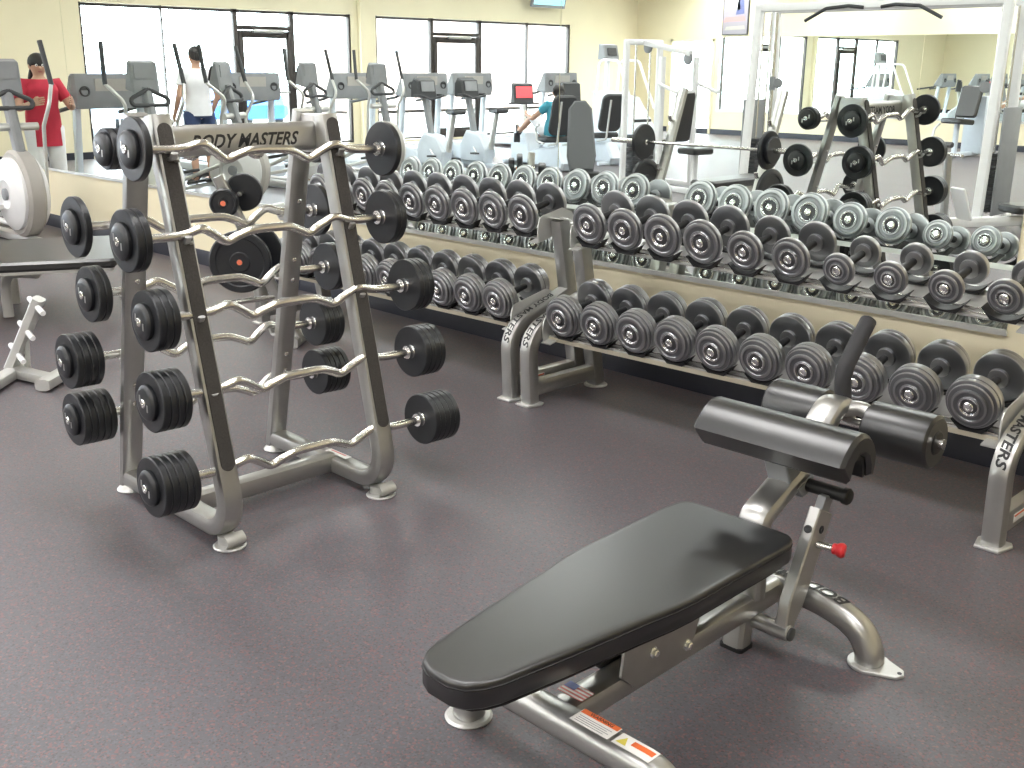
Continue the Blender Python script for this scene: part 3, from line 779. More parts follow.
# adjuster link with its pivot, axle and red pull pin
M().cyl(L_(-.03, -1.845, .080), L_(.128, -1.845, .080), .022, 24, .003).build('pivot_tube', SILVER, be)
M().lathe([(.018, 0), (.018, .006), (.012, .008), (0, .008)], L_(.128, -1.845, .080), (1, 0, 0), 20).build('pivot_cap', DARK, be)
d = V(0, .150, .300).normalized(); q = V(0, d.z, -d.y)
o = L_(.105, -1.845, .080)
M().prism([(-.015, .012), (-.015, -.012), (.08, -.042), (.335, -.040), (.335, .036), (.08, .038)], o, d, q, .034, bev=.004).build('adjuster_link', SILVER, be)
M().prism([(.33, -.022), (.37, -.022), (.38, 0), (.37, .022), (.33, .022)], o, d, q, .024, bev=.002).build('link_tab', GREYP, be)
M().lathe([(.011, 0), (.011, .002), (.006, .003), (.006, -.004), (0, -.004)], o + d * .285 - q * .002 + V(.017, 0, 0), (1, 0, 0), 16).build('bolt', DARK, be)
M().lathe([(.011, 0), (.011, .003), (.007, .004), (0, .001)], o + d * .275 - q * .0405, -q, 16).build('bolt', DARK, be)
M().cyl(L_(-.02, -1.665, .425), L_(.150, -1.665, .425), .0185, 22, .002).build('link_axle', RUBBER2, be)
M().lathe([(.023, 0), (.023, .012), (.018, .017), (0, .019)], L_(.150, -1.665, .425), (1, 0, 0), 22).build('axle_cap', RUBBER2, be)
M().prism([(-1.72 - by_, .425), (-1.64 - by_, .455), (-1.635 - by_, .40), (-1.69 - by_, .395)], L_(.03, by_, 0) - V(0, 0, 0), (0, 1, 0), (0, 0, 1), .03, bev=.003).build('axle_lug', GREYP, be)
kb = o + d * .245 + V(.017, 0, 0)
kp = M().cyl(kb, kb + V(.042, .012, -.002), .0105, 16); kp.build('pin_shaft', CHROME, be)
M().lathe([(.011, 0), (.015, .004), (.0145, .011), (.019, .018), (.0205, .027), (.016, .034), (0, .035)], kb + V(.038, .0115, -.002), (1, .3, -.05), 22).build('pin_knob', RED, be)
stb = M().tube([L_(-.012, -1.875, .006), L_(-.012, -1.865, .10)], .033, .03, side=(1, 0, 0), n=16, sq=4); stb.build('rest_post', SILVER, be)
M().prism(rrect(.072, .066, .012), L_(-.012, -1.875, .005), (1, 0, 0), (0, 1, 0), .01).build('rubber_foot', RUBBER2, be)

# ================================================================== REAL THINGS LEFT OF THE RACK
# wide black platform bench on bent tube legs
t = thing('platform_bench', 'low wide black-topped platform on bent silver legs at the left edge', 'bench', (-6.71, -1.75, 0), math.radians(63.4))
M().prism(rrect(1.3, .95, .04), (0, 0, .375), (1, 0, 0), (0, 1, 0), .055, bev=.014).build('seat_pad', VINYL, t)
M().prism(rrect(1.26, .91, .03), (0, 0, .338), (1, 0, 0), (0, 1, 0), .02).build('seat_frame', SILVER2, t)
for y in (-.07, .33):
    M().tube(fillet([(-.01, y, .012), (-.01, y, .29), (.20, y - .26, .318)], .13, 9), .034, .030, n=16, sq=3.5).build('leg', SILVER2, t)
    M().tube(fillet([(-.30, y, .012), (-.30, y, .30), (-.55, y, .318)], .13, 9), .034, .030, side=(0, 1, 0), n=16, sq=3.5).build('leg', SILVER2, t)

# low empty plate tree with pegs
t = thing('weight_tree', 'low silver weight tree with empty pegs standing on the floor at left', 'weight tree', (-5.22, -2.20, 0))
ax = Vector((.709, .705, 0)); nrm = Vector((.705, -.709, 0))
for q0, q1 in ((V(.10, -.26, 0), V(-.17, .007, 0)), (V(.24, -.07, 0), V(.06, .14, 0)), (V(-.11, -.07, 0), V(.18, .0, 0))):
    M().tube([q0 + V(0, 0, .034), q1 + V(0, 0, .034)], .036, .028, n=14, sq=5).build('base_tube', SILVER2, t)
    M().lathe([(.03, 0), (.03, .006), (0, .006)], q1, (0, 0, 1), 18).build('rubber_foot', RUBBER2, t)
p0, p1 = V(-.105, -.080, .05), V(.021, .047, .400)
M().tube([p0, p1], .040, .026, side=nrm, n=16, sq=5).build('post', SILVER2, t)
M().tube([p0 + nrm * .0 + V(.06, .06, 0), p0.lerp(p1, .55)], .012, n=10, sq=4).build('brace', SILVER2, t)
for k in (.22, .55, .90):
    p = p0.lerp(p1, k)
    for s in (-1, 1):
        dd = (nrm * .80 + ax * .55 + V(0, 0, -.06)).normalized() * s
        M().cyl(p + dd * .02, p + dd * .15, .0135, 14, .003).build('peg', WHITEP, t)

# A-frame plate tree with its plates
PT = V(-5.02, -1.10, 0)
t = thing('plate_tree', 'silver plate tree holding round black plates behind the curl barbell rack', 'plate tree', PT)
nv = Vector((.709, -.705, 0)); av = Vector((.705, .709, 0))
M().tube([av * .24 - nv * .06 + V(0, 0, .02), av * -.13 + V(0, 0, .93)], .030, .026, side=av, n=16, sq=5).build('post', SILVER, t)
M().tube([av * .26 - nv * .40 + V(0, 0, .03), av * .22 + nv * .02 + V(0, 0, .03)], .03, .028, n=14, sq=4).build('base_tube', SILVER, t)
M().tube([nv * -.40 + V(0, 0, .03) + av * .40, nv * -.40 + V(0, 0, .03) + av * .05], .03, .028, n=14, sq=4).build('base_tube', SILVER, t)
M().tube([nv * .20 + V(0, 0, .29) - av * .10, nv * -.02 + V(0, 0, .28) + av * .12], .014, n=12).build('peg', CHROME, t)
pegs = [(V(-.02, 0, .49) + av * -.01, .165, .045, 1), (V(-.02, 0, .80) + av * -.075, .075, .05, 1), (V(0, 0, .84) + av * -.02, .10, .04, -1), (V(0, 0, .84) + av * -.02, .072, .04, -1.5), (V(0, 0, .52) + av * .02, .15, .04, -1)]
for c, R, th, s in pegs:
    sg = 1 if s > 0 else -1
    if abs(s) == 1: M().tube([c - nv * .02 * sg, c + nv * (.06 + th - .002 + (.05 if s < 0 and R < .12 else 0)) * sg], .0125, n=12).build('peg', CHROME, t)
pl_lab = ['large round black weight plate with an orange centre dot on the plate tree', 'small round black weight plate with orange dot, highest front peg of the plate tree',
          'round black weight plate on the mirror side of the plate tree, top peg', 'smallest black weight plate on the mirror side of the plate tree', 'lower black weight plate on the mirror side of the plate tree']
for (c, R, th, s), lb in zip(pegs, pl_lab):
    sg = 1 if s > 0 else -1
    o = PT + c + nv * sg * (.06 + (.055 if abs(s) > 1 else 0))
    w = thing('weight_plate', lb, 'weight plate', o, group='weight plates on the plate tree')
    M().lathe([(.014, 0), (R - .008, 0), (R, .006), (R, th - .008), (R - .008, th), (R * .8, th), (R * .76, th - .006), (R * .34, th - .006), (R * .3, th), (.016, th), (.016, 0)], (0, 0, 0), nv * sg, 40).build('disc', RUBBER, w)
    M().lathe([(.014, 0), (.014, .004), (0, .005)], nv * sg * (th - .001), nv * sg, 16).build('centre_sticker', ORANGE, w)

# ================================================================== CARDIO MACHINES (most are seen in the mirror)
def elliptical(label, loc, rz):
    t = thing('elliptical_trainer', label, 'elliptical trainer', loc, rz, 'elliptical trainers')
    b = M(); b.tube([(.34, 0, .05), (-1.15, 0, .05)], .05, .04, side=(0, 1, 0), n=14, sq=4)
    b.tube([(.30, -.30, .045), (.30, .30, .045)], .035, .035, n=12, sq=4); b.tube([(-1.12, -.30, .045), (-1.12, .30, .045)], .035, .035, n=12, sq=4)
    b.build('base_frame', SILVER2, t)
    sh = [(.33 * math.cos(a), .36 * math.sin(a)) for a in [2 * PI * k / 36 for k in range(36)]]
    M().prism(sh, (0, 0, .44), (1, 0, 0), (0, 0, 1), .15, bev=.025).build('drive_shroud', TAUPE, t)
    for s in (-1, 1):
        dsk = M().lathe([(.30, 0), (.30, .03), (.26, .055), (.12, .075), (.10, .065), (0, .065)], (0, s * .07, .44), (0, s, 0), 36).build('side_disc', WHITEP, t)
        M().lathe([(.05, .06), (.05, .085), (.03, .09), (0, .09)], (0, s * .07, .44), (0, s, 0), 18).build('crank_hub', GREYP, dsk)
    M().tube([(.06, 0, .70), (-.10, 0, 1.28)], .042, .05, side=(0, 1, 0), n=14, sq=4).build('column', GREYP, t)
    M().cyl((-.03, -.20, .98), (-.03, .20, .98), .032).build('pivot_shaft', SILVER2, t)
    c = M().prism([(-.10, -.02), (.05, -.05), (.02, .22), (-.03, .24)], (-.13, 0, 1.28), (1, 0, 0), (0, 0, 1), .27, bev=.02).build('console', GREYP, t)
    M().box((-.215, 0, 1.40), (.012, .22, .15), Matrix.Rotation(.28, 4, 'Y')).build('display', DARK, c)
    M().box((-.095, 0, 1.42), (.012, .20, .12), Matrix.Rotation(-.05, 4, 'Y')).build('back_panel', GREYP, c)
    M().tube(fillet([(-.06, 0, 1.27), (-.02, .31, 1.13), (-.02, -.31, 1.13), (-.06, 0, 1.27)], .05, 5), .019, n=10).build('fixed_handle', DARK, t)
    for s in (-1, 1):
        M().tube(fillet([(-.08, s * .24, .40), (-.03, s * .25, .98), (.06, s * .28, 1.16), (-.10, s * .38, 1.32), (-.16, s * .35, 1.66)], .09, 6), .016, n=10).build('arm_lever', SILVER2, t)
        M().tube(fillet([(-.09, s * .378, 1.31), (-.115, s * .37, 1.42), (-.165, s * .348, 1.67)], .05, 4), .021, n=10).build('arm_grip', DARK, t)
        M().tube([(.0, s * .19, .44 + s * .10), (-.5, s * .20, .30 + s * .05), (-1.08, s * .20, .14)], .026, .020, n=12, sq=4).build('pedal_arm', SILVER2, t)
        p = M().prism(rrect(.36, .16, .04), (-.56, s * .20, .345 + s * .06), (1, 0, .18), (0, 1, 0), .03, bev=.006); p.build('pedal', DARK, t)
        M().tube([(-.40, s * .13, .09), (-1.10, s * .13, .11)], .028, .02, n=10, sq=4).build('ramp_rail', WHITEP, t)
    return t
e0 = elliptical('grey and white elliptical trainer at the far left beside the mirror wall', (-9.3, -.62, 0), 0)
for lb, loc, rz in (('elliptical trainer second from the mirror wall, in front of the windows', (-10.0, -1.89, 0), -.5), ('elliptical trainer third from the mirror wall, in front of the windows', (-11.0, -3.6, 0), -.2),
                    ('elliptical trainer farthest from the mirror wall, in front of the window pilaster', (-11.35, -4.9, 0), 0)):
    dup(e0, loc, rz, lb)

def treadmill(label, loc, rz):
    t = thing('treadmill', label, 'treadmill', loc, rz, 'treadmills')
    M().prism(rrect(1.75, .82, .05), (.90, 0, .11), (1, 0, 0), (0, 1, 0), .12, bev=.02).build('deck', BLUEW, t)
    M().box((.95, 0, .178), (1.5, .50, .012)).build('belt', DARK, t)
    M().prism([(-.28, .02), (.30, .02), (.30, .22), (.12, .30), (-.16, .28), (-.28, .16)], (0, 0, 0), (1, 0, 0), (0, 0, 1), .70, bev=.03).build('motor_hood', BLUEW, t)
    for s in (-1, 1):
        M().tube([(.12, s * .37, .15), (.02, s * .36, 1.12)], .045, .035, side=(1, 0, 0), n=12, sq=4).build('upright', BLUEW, t)
        M().tube(fillet([(.02, s * .37, 1.08), (.16, s * .40, 1.02), (.62, s * .40, .95)], .06, 5), .022, n=10).build('handrail', DARK, t)
    c = M().prism([(-.10, 0), (.16, .04), (.13, .09), (-.02, .36), (-.10, .36), (-.13, .10)], (0, 0, 1.02), (1, 0, 0), (0, 0, 1), .88, bev=.03).build('console', GREYP, t)
    M().box((.065, 0, 1.265), (.012, .34, .17), Matrix.Rotation(-.5, 4, 'Y')).build('display', DARK, c)
    M().box((-.118, 0, 1.26), (.012, .40, .14), Matrix.Rotation(-.06, 4, 'Y')).build('back_panel', TAUPE, c)
    for s in (-1, 1):
        M().lathe([(.055, 0), (.055, .02), (.042, .022), (.04, .005), (0, .005)], (-.115, s * .32, 1.20), (-1, 0, .05), 20).build('speaker_grille', DARK, c)
        M().lathe([(.05, 0), (.05, .015), (.04, .015), (.04, -.03), (0, -.03)], (.10, s * .32, 1.12), (.5, 0, 1), 20).build('cup_holder', DARK, c)
    return t
tm = treadmill('treadmill beside the first window, nearest to the mirror wall', (-11.6, -1.30, 0), PI)
for lb, X, Y in (('treadmill in front of the first door', -13.0, 3.9), ('treadmill in front of the window pilaster', -13.0, 5.65), ('treadmill left of the second door', -13.0, 6.95),
                 ('treadmill in front of the second door', -13.4, 8.3), ('treadmill at the right end of the second window', -14.0, 11.1)):
    dup(tm, (X, -Y, 0), PI, lb)

def upright_bike(label, loc, rz):
    t = thing('exercise_bike', label, 'exercise bike', loc, rz, 'upright exercise bikes')
    b = M(); b.tube([(-.45, 0, .06), (.55, 0, .06)], .05, .04, side=(0, 1, 0), n=12, sq=4)
    for x in (-.42, .52): b.tube([(x, -.26, .04), (x, .26, .04)], .035, .035, n=12, sq=4)
    b.build('base_frame', BLUEW, t)
    M().prism([(-.42, .10), (.12, .10), (.16, .30), (.0, .52), (-.30, .56), (-.44, .36)], (0, 0, 0), (1, 0, 0), (0, 0, 1), .20, bev=.03).build('drive_housing', BLUEW, t)
    M().tube([(-.18, 0, .40), (-.34, 0, 1.08)], .04, .05, side=(0, 1, 0), n=12, sq=4).build('console_post', GREYP, t)
    c = M().prism([(-.12, 0), (.08, .0), (.04, .24), (-.06, .28), (-.12, .2)], (-.34, 0, 1.04), (1, 0, 0), (0, 0, 1), .34, bev=.02).build('console', DARK, t)
    M().box((-.272, 0, 1.20), (.01, .24, .14), Matrix.Rotation(-.17, 4, 'Y')).build('display', GREYP, c)
    M().tube(fillet([(-.32, -.22, 1.08), (-.12, -.24, 1.08), (-.22, 0, 1.02), (-.12, .24, 1.08), (-.32, .22, 1.08)], .06, 4), .016, n=10).build('handlebar', DARK, t)
    M().tube([(.16, 0, .30), (.28, 0, .82)], .035, .035, n=12, sq=4).build('seat_post', SILVER2, t)
    M().prism([(-.14, -.03), (.02, -.05), (.13, -.12), (.16, 0), (.13, .12), (.02, .05), (-.14, .03)], (.28, 0, .86), (1, 0, 0), (0, 1, 0), .07, bev=.02).build('saddle', DARK, t)
    for s in (-1, 1):
        M().tube([(-.10, s * .11, .32), (-.10 + s * .12, s * .15, .32 - s * .08)], .014, n=8).build('crank', SILVER2, t)
        M().box((-.10 + s * .12, s * .20, .32 - s * .08), (.11, .09, .025), bev=.004).build('pedal', DARK, t)
    return t
ub = upright_bike('upright exercise bike left of the second door', (-11.9, -6.35, 0), 0)
dup(ub, (-11.9, -7.2, 0), 0, 'upright exercise bike beside the recumbent bikes')

def recumbent(label, loc, rz, led):
    t = thing('recumbent_bike', label, 'recumbent bike', loc, rz, 'recumbent bikes')
    M().prism([(-.30, .03), (1.45, .03), (1.50, .12), (1.30, .36), (.70, .30), (.35, .22), (.25, .50), (-.10, .58), (-.32, .40)], (0, 0, 0), (1, 0, 0), (0, 0, 1), .22, bev=.03).build('body', BLUEW, t)
    for x in (-.22, 1.38): M().tube([(x, -.28, .035), (x, .28, .035)], .035, .033, n=12, sq=4).build('foot_bar', BLUEW, t)
    M().tube([(-.02, 0, .45), (-.12, 0, 1.0)], .035, .05, side=(0, 1, 0), n=12, sq=4).build('console_post', SILVER2, t)
    c = M().prism([(-.10, -.02), (.06, -.02), (.02, .27), (-.07, .29)], (-.10, 0, .95), (1, 0, 0), (0, 0, 1), .34, bev=.02).build('console', DARK, t)
    M().box((-.055, 0, 1.10), (.012, .27, .17), Matrix.Rotation(-.13, 4, 'Y')).build('display', led, c)
    M().tube([(-.06, -.26, .93), (-.06, .26, .93)], .016, n=10).build('handlebar', DARK, t)
    M().prism(rrect(.42, .44, .08), (.98, 0, .44), (1, 0, .06), (0, 1, 0), .09, bev=.025).build('seat', DARK, t)
    d = V(.30, 0, 1).normalized()
    M().prism(rrect(.40, .60, .10), V(1.27, 0, .80), (0, 1, 0), d, .07, bev=.02).build('backrest', DARK, t)
    for s in (-1, 1):
        M().tube(fillet([(1.05, s * .12, .36), (1.34, s * .12, .40), (1.46, s * .12, 1.0)], .08, 5), .016, n=10).build('back_tube', SILVER2, t)
        M().tube(fillet([(1.20, s * .27, .40), (1.0, s * .28, .42), (.92, s * .28, .62), (1.06, s * .28, .66)], .05, 4), .016, n=10).build('side_handle', SILVER2, t)
        M().tube([(.02, s * .12, .34), (.02 + s * .12, s * .16, .34 + s * .08)], .014, n=8).build('crank', SILVER2, t)
        M().box((.02 + s * .12, s * .21, .34 + s * .08), (.03, .10, .14), bev=.005).build('pedal', DARK, t)
    return t
rb = recumbent('recumbent bike with red lit display, ridden by the seated person', (-12.1, -8.3, 0), .35, REDLED)
recumbent('unoccupied recumbent bike next to the seated rider', (-12.3, -9.65, 0), .35, DARK)

# stair climber
t = thing('stair_climber', 'tall white stair climber with console in the corner by the window', 'stair climber', (-13.2, -12.0, 0), 0)
M().prism([(-.45, .03), (.75, .03), (.75, .22), (.2, .95), (-.45, 1.05)], (0, 0, 0), (1, 0, 0), (0, 0, 1), .62, bev=.03).build('housing', BLUEW, t)
for k in range(4): M().box((.62 - k * .2, 0, .34 + k * .2), (.24, .50, .05), bev=.008).build('step', DARK, t)
for s in (-1, 1):
    M().tube(fillet([(-.35, s * .30, 1.0), (-.30, s * .30, 1.62), (.15, s * .30, 1.60), (.55, s * .30, .75)], .12, 6), .024, n=10).build('handrail', WHITEP, t)
c = M().prism([(-.10, 0), (.10, .0), (.04, .26), (-.08, .28)], (-.34, 0, 1.62), (1, 0, 0), (0, 0, 1), .42, bev=.02).build('console', GREYP, t)
M().box((-.262, 0, 1.76), (.01, .26, .14), Matrix.Rotation(-.22, 4, 'Y')).build('display', DARK, c)
M().tube([(-.36, 0, .95), (-.36, 0, 1.66)], .04, .04, n=12, sq=4).build('mast', WHITEP, t)

# multi station
t = thing('multi_gym', 'white framed multi gym with weight stack and press arm', 'multi gym', (-8.6, -7.25, 0), .2)
for x, y in ((-.45, -.28), (-.45, .28), (.25, -.28), (.25, .28)):
    M().tube([(x, y, .05), (x, y, 1.82 if x < 0 else 1.62)], .035, .035, n=12, sq=4).build('post', WHITEP, t)
for y in (-.28, .28): M().tube([(-.5, y, .04), (.9, y, .04)], .035, .035, n=12, sq=4).build('base_tube', WHITEP, t)
M().tube([(-.45, -.30, 1.80), (-.45, .30, 1.80)], .035, .035, n=12, sq=4).build('top_bar', WHITEP, t)
M().tube([(-.45, 0, 1.80), (.45, 0, 1.66)], .035, .035, n=12, sq=4).build('top_arm', WHITEP, t)
for k in range(10): M().box((-.45, 0, .12 + k * .055), (.16, .36, .048), bev=.004).build('stack_plate', DARK, t)
for y in (-.12, .12): M().cyl((-.45, y, .06), (-.45, y, 1.78), .011, 10).build('guide_rod', CHROME, t)
for x, z in ((-.36, 1.74), (.40, 1.60)): M().lathe([(.07, -.015), (.075, -.012), (.06, 0), (.075, .012), (.07, .015)], (x, 0, z), (0, 1, 0), 24).build('pulley', GREYP, t)
M().tube(fillet([(.25, -.32, 1.30), (.60, -.34, 1.20), (.75, -.20, 1.22)], .08, 5), .022, n=10).build('press_arm', WHITEP, t)
M().tube(fillet([(.25, .32, 1.30), (.60, .34, 1.20), (.75, .20, 1.22)], .08, 5), .022, n=10).build('press_arm', WHITEP, t)
M().prism(rrect(.36, .34, .06), (.62, 0, .50), (1, 0, 0), (0, 1, 0), .08, bev=.02).build('seat', VINYL, t)
M().prism(rrect(.30, .62, .06), (.36, 0, .90), (0, 1, 0), (.12, 0, 1), .08, bev=.02).build('backrest', VINYL, t)
M().tube([(.62, 0, .05), (.62, 0, .46)], .035, .035, n=12, sq=4).build('seat_post', WHITEP, t)

# incline bench with a grey back pad
t = thing('incline_bench', 'incline bench with tall tapered grey back pad', 'bench', (-7.30, -4.21, 0), math.radians(42))
M().tube([(-.5, 0, .06), (.65, 0, .06)], .035, .035, side=(0, 1, 0), n=12, sq=4).build('base_tube', SILVER, t)
for x in (-.5, .65): M().tube([(x, -.28, .04), (x, .28, .04)], .033, .033, n=12, sq=4).build('foot_bar', SILVER, t)
M().tube([(.1, 0, .08), (.1, 0, .42)], .035, .035, n=12, sq=4).build('post', SILVER, t)
M().prism([(-.12, -.36), (.12, -.36), (.15, -.2), (.12, .30), (.06, .38), (-.06, .38), (-.12, .30), (-.15, -.2)], V(-.18, 0, .80), (0, 1, 0), V(-.42, 0, 1), .07, bev=.02).build('backrest', mat('grey vinyl', (.10, .105, .11), 0, .5, bump=.1), t)
M().prism(rrect(.36, .28, .06), (.25, 0, .46), (1, 0, .1), (0, 1, 0), .07, bev=.02).build('seat', VINYL, t)
M().tube([(-.40, 0, .08), (-.22, 0, .62)], .025, .025, n=10, sq=4).build('strut', SILVER, t)

# olympic bench with loaded bar
OB = V(-5.85, -4.42, 0)
t = thing('press_bench', 'silver bench press station with two leaning uprights', 'bench', OB, 0)
for s in (-1, 1):
    M().tube([(s * .55, .24, .03), (s * .55, -.22, 1.30)], .045, .03, side=(1, 0, 0), n=14, sq=5).build('upright', SILVER, t)
    for k in (.55, .78, 1.0):
        M().tube(fillet([(s * .55, .24 - .46 * (k / 1.3), k), (s * .55, .32 - .46 * (k / 1.3), k), (s * .55, .34 - .46 * (k / 1.3), k + .05)], .03, 4), .02, .012, n=10).build('bar_hook', CHROME, t)
    M().tube([(s * .55, -.55, .035), (s * .55, .45, .035)], .035, .03, side=(1, 0, 0), n=12, sq=4).build('base_tube', SILVER, t)
    M().cyl((s * .58, .10, .42), (s * .80, .10, .42), .024, 14).build('plate_peg', CHROME, t)
M().tube([(-.55, .42, .06), (.55, .42, .06)], .03, .03, n=12, sq=4).build('cross_tube', SILVER, t)
M().tube([(0, .42, .07), (0, -.85, .07)], .035, .035, side=(1, 0, 0), n=12, sq=4).build('centre_beam', SILVER, t)
M().tube([(0, -.6, .07), (0, -.6, .42)], .035, .035, n=12, sq=4).build('bench_post', SILVER, t)
M().prism(rrect(.28, 1.0, .06), (0, -.30, .45), (1, 0, 0), (0, 1, 0), .08, bev=.02).build('seat_pad', VINYL, t)
t = thing('olympic_barbell', 'long barbell with black plates resting on the bench press uprights', 'barbell', OB + V(-.05, .115, .800), 0)
M().cyl((-1.08, 0, 0), (1.08, 0, 0), .0145, 14).build('bar', CHROME, t)
for s in (-1, 1):
    M().cyl((s * .66, 0, 0), (s * 1.09, 0, 0), .024, 16).build('sleeve', CHROME, t)
    for k, R in enumerate((.17, .12)):
        M().lathe([(.026, 0), (R - .008, 0), (R, .006), (R, .03), (R - .006, .036), (.03, .036)], (s * (.68 + .04 * k), 0, 0), (s, 0, 0), 36).build('weight_plate', RUBBER, t)
for i, (dx, lb) in enumerate(((-.74, 'black weight plate on the left peg of the bench press station'), (.66, 'black weight plate on the right peg of the bench press station'))):
    t = thing('weight_plate', lb, 'weight plate', OB + V(dx, .10, .42), group='weight plates on the press bench')
    M().lathe([(.026, 0), (.212, 0), (.22, .006), (.22, .034), (.21, .04), (.17, .04), (.165, .032), (.07, .032), (.065, .04), (.026, .04), (.026, 0)], (-.0, 0, 0), (1, 0, 0), 44).build('disc', RUBBER, t)

# cable crossover with pull-up beam
t = thing('cable_machine', 'tall white cable crossover machine with black pull-up grips on its top beam', 'cable machine', (-5.66, -7.05, 0), 0)
for s in (-1, 1):
    for y in (-.30, .30): M().tube([(s * 1.38, y, .04), (s * 1.38, y * .6, 2.12)], .04, .05, side=(0, 1, 0), n=14, sq=4).build('tower_post', WHITEP, t)
    for y in (-.08, .08): M().cyl((s * 1.38, y, .1), (s * 1.38, y, 2.1), .012, 10).build('guide_rod', CHROME, t)
    for k in range(14): M().box((s * 1.38, 0, .14 + k * .042), (.12, .30, .036), bev=.003).build('stack_plate', DARK, t)
    M().box((s * 1.48, 0, .62), (.02, .44, 1.05), bev=.006).build('stack_guard', GREYP, t)
    M().tube([(s * 1.38, -.5, .035), (s * 1.38, .5, .035)], .04, .033, side=(1, 0, 0), n=12, sq=4).build('base_tube', WHITEP, t)
    M().cyl((s * 1.26, 0, .15), (s * 1.26, 0, 2.10), .02, 12).build('slide_column', CHROME, t)
    M().cyl((s * 1.26, 0, 1.25), (s * 1.26, 0, 1.40), .036, 14).build('slide_carriage', GREYP, t)
    M().lathe([(.05, -.012), (.055, -.010), (.045, 0), (.055, .010), (.05, .012)], (s * 1.18, 0, 1.33), (0, 1, 0), 20).build('pulley', GREYP, t)
    M().tube(fillet([(s * .10, .22, 2.11), (s * .26, .24, 2.13), (s * .52, .24, 2.11), (s * .76, .24, 1.99)], .08, 5), .018, n=10).build('pull_up_grip', DARK, t)
for y in (-.18, .18): M().tube([(-1.42, y, 2.14), (1.42, y, 2.14)], .035, .045, side=(0, 1, 0), n=14, sq=4).build('top_beam', WHITEP, t)

# low row seat with foot plates, near the crossover
t = thing('row_machine', 'white low row machine with two ribbed foot plates', 'row machine', (-4.25, -6.0, 0), math.radians(-60))
M().tube([(-.3, 0, .10), (1.1, 0, .10)], .04, .05, side=(0, 1, 0), n=12, sq=4).build('rail', WHITEP, t)
for x in (-.25, 1.05): M().tube([(x, -.25, .035), (x, .25, .035)], .035, .033, n=12, sq=4).build('foot_bar', WHITEP, t)
for s in (-1, 1):
    f = M().prism(rrect(.20, .32, .02), V(0, s * .16, .30), (0, 1, 0), V(-.4, 0, 1), .025, bev=.004).build('foot_plate', WHITEP, t)
    for k in range(4): M().prism(rrect(.16, .012, .004), V(.014, s * .16, .22 + k * .05) + V(-.02 * k + .03, 0, 0), (0, 1, 0), V(-.4, 0, 1), .012).build('rib', GREYP, f)
M().prism(rrect(.42, .32, .06), (.85, 0, .22), (1, 0, 0), (0, 1, 0), .08, bev=.02).build('seat', VINYL, t)
M().tube([(-.05, 0, .12), (-.08, 0, .75)], .03, .03, n=12, sq=4).build('mast', SILVER, t)
M().tube([(-.08, -.2, .74), (-.08, .2, .74)], .014, n=10).build('handle', CHROME, t)

# a leg extension machine at the opposite wall
t = thing('leg_machine', 'pale grey leg extension machine beside the opposite wall', 'leg machine', (-8.1, -15.2, 0), math.radians(100))
M().tube([(-.6, 0, .05), (.6, 0, .05)], .05, .04, side=(0, 1, 0), n=12, sq=4).build('base_tube', BLUEW, t)
M().box((-.5, 0, .55), (.22, .40, 1.0), bev=.02).build('stack_housing', BLUEW, t)
M().prism(rrect(.45, .42, .06), (.1, 0, .62), (1, 0, .08), (0, 1, 0), .09, bev=.02).build('seat', VINYL, t)
M().prism(rrect(.40, .55, .06), (-.18, 0, .95), (0, 1, 0), (-.25, 0, 1), .09, bev=.02).build('backrest', VINYL, t)
M().tube([(.1, 0, .08), (.1, 0, .58)], .04, .04, n=12, sq=4).build('seat_post', BLUEW, t)
M().tube(fillet([(.32, .2, .58), (.45, .2, .50), (.50, .2, .25)], .06, 4), .02, n=10).build('lever', SILVER2, t)
M().cyl((.50, -.22, .24), (.50, .24, .24), .05, 18, .008).build('leg_roller', VINYL, t)

# television over the second window and poster on the opposite wall
t = thing('television', 'flat television on a wall bracket above the second window', 'television', (XW + .30, -13.95, 3.02), 0)
R_tv = Matrix.Rotation(.22, 4, 'Y')
M().box((0, 0, 0), (.07, 1.05, .62), R_tv, bev=.008).build('casing', GREYP, t)
M().box((.037, 0, .008), (.004, .97, .53), R_tv).build('screen', SCREEN, t)
M().tube([(-.30, 0, .05), (-.02, 0, .02)], .03, n=10).build('wall_bracket', DARK, t)
t = thing('poster', 'framed poster in red, blue and grey high on the opposite wall', 'poster', (-14.38, YS + .02, 2.62), 0)
M().box((0, 0, 0), (.68, .03, .84)).build('frame', DARK, t)
M().box((0, .012, 0), (.64, .012, .80)).build('print', mat('poster ground', (.30, .28, .32), 0, .6), t, smooth=False)
for x, z, w, h, m in ((-.08, .22, .40, .24, BLUEW), (.12, .18, .22, .34, mat('poster navy', (.10, .12, .26), 0, .6)), (-.02, -.08, .58, .12, mat('poster rose', (.55, .25, .25), 0, .6)), (.0, -.27, .56, .10, TAUPE)):
    M().prism([(-w / 2, -h / 2), (w / 2, -h / 2 + .02), (w / 2 - .03, h / 2), (-w / 2 + .05, h / 2 - .02)], (x, .0195, z), (1, 0, 0), (0, 0, 1), .003).build('print_shape', m, t, smooth=False)

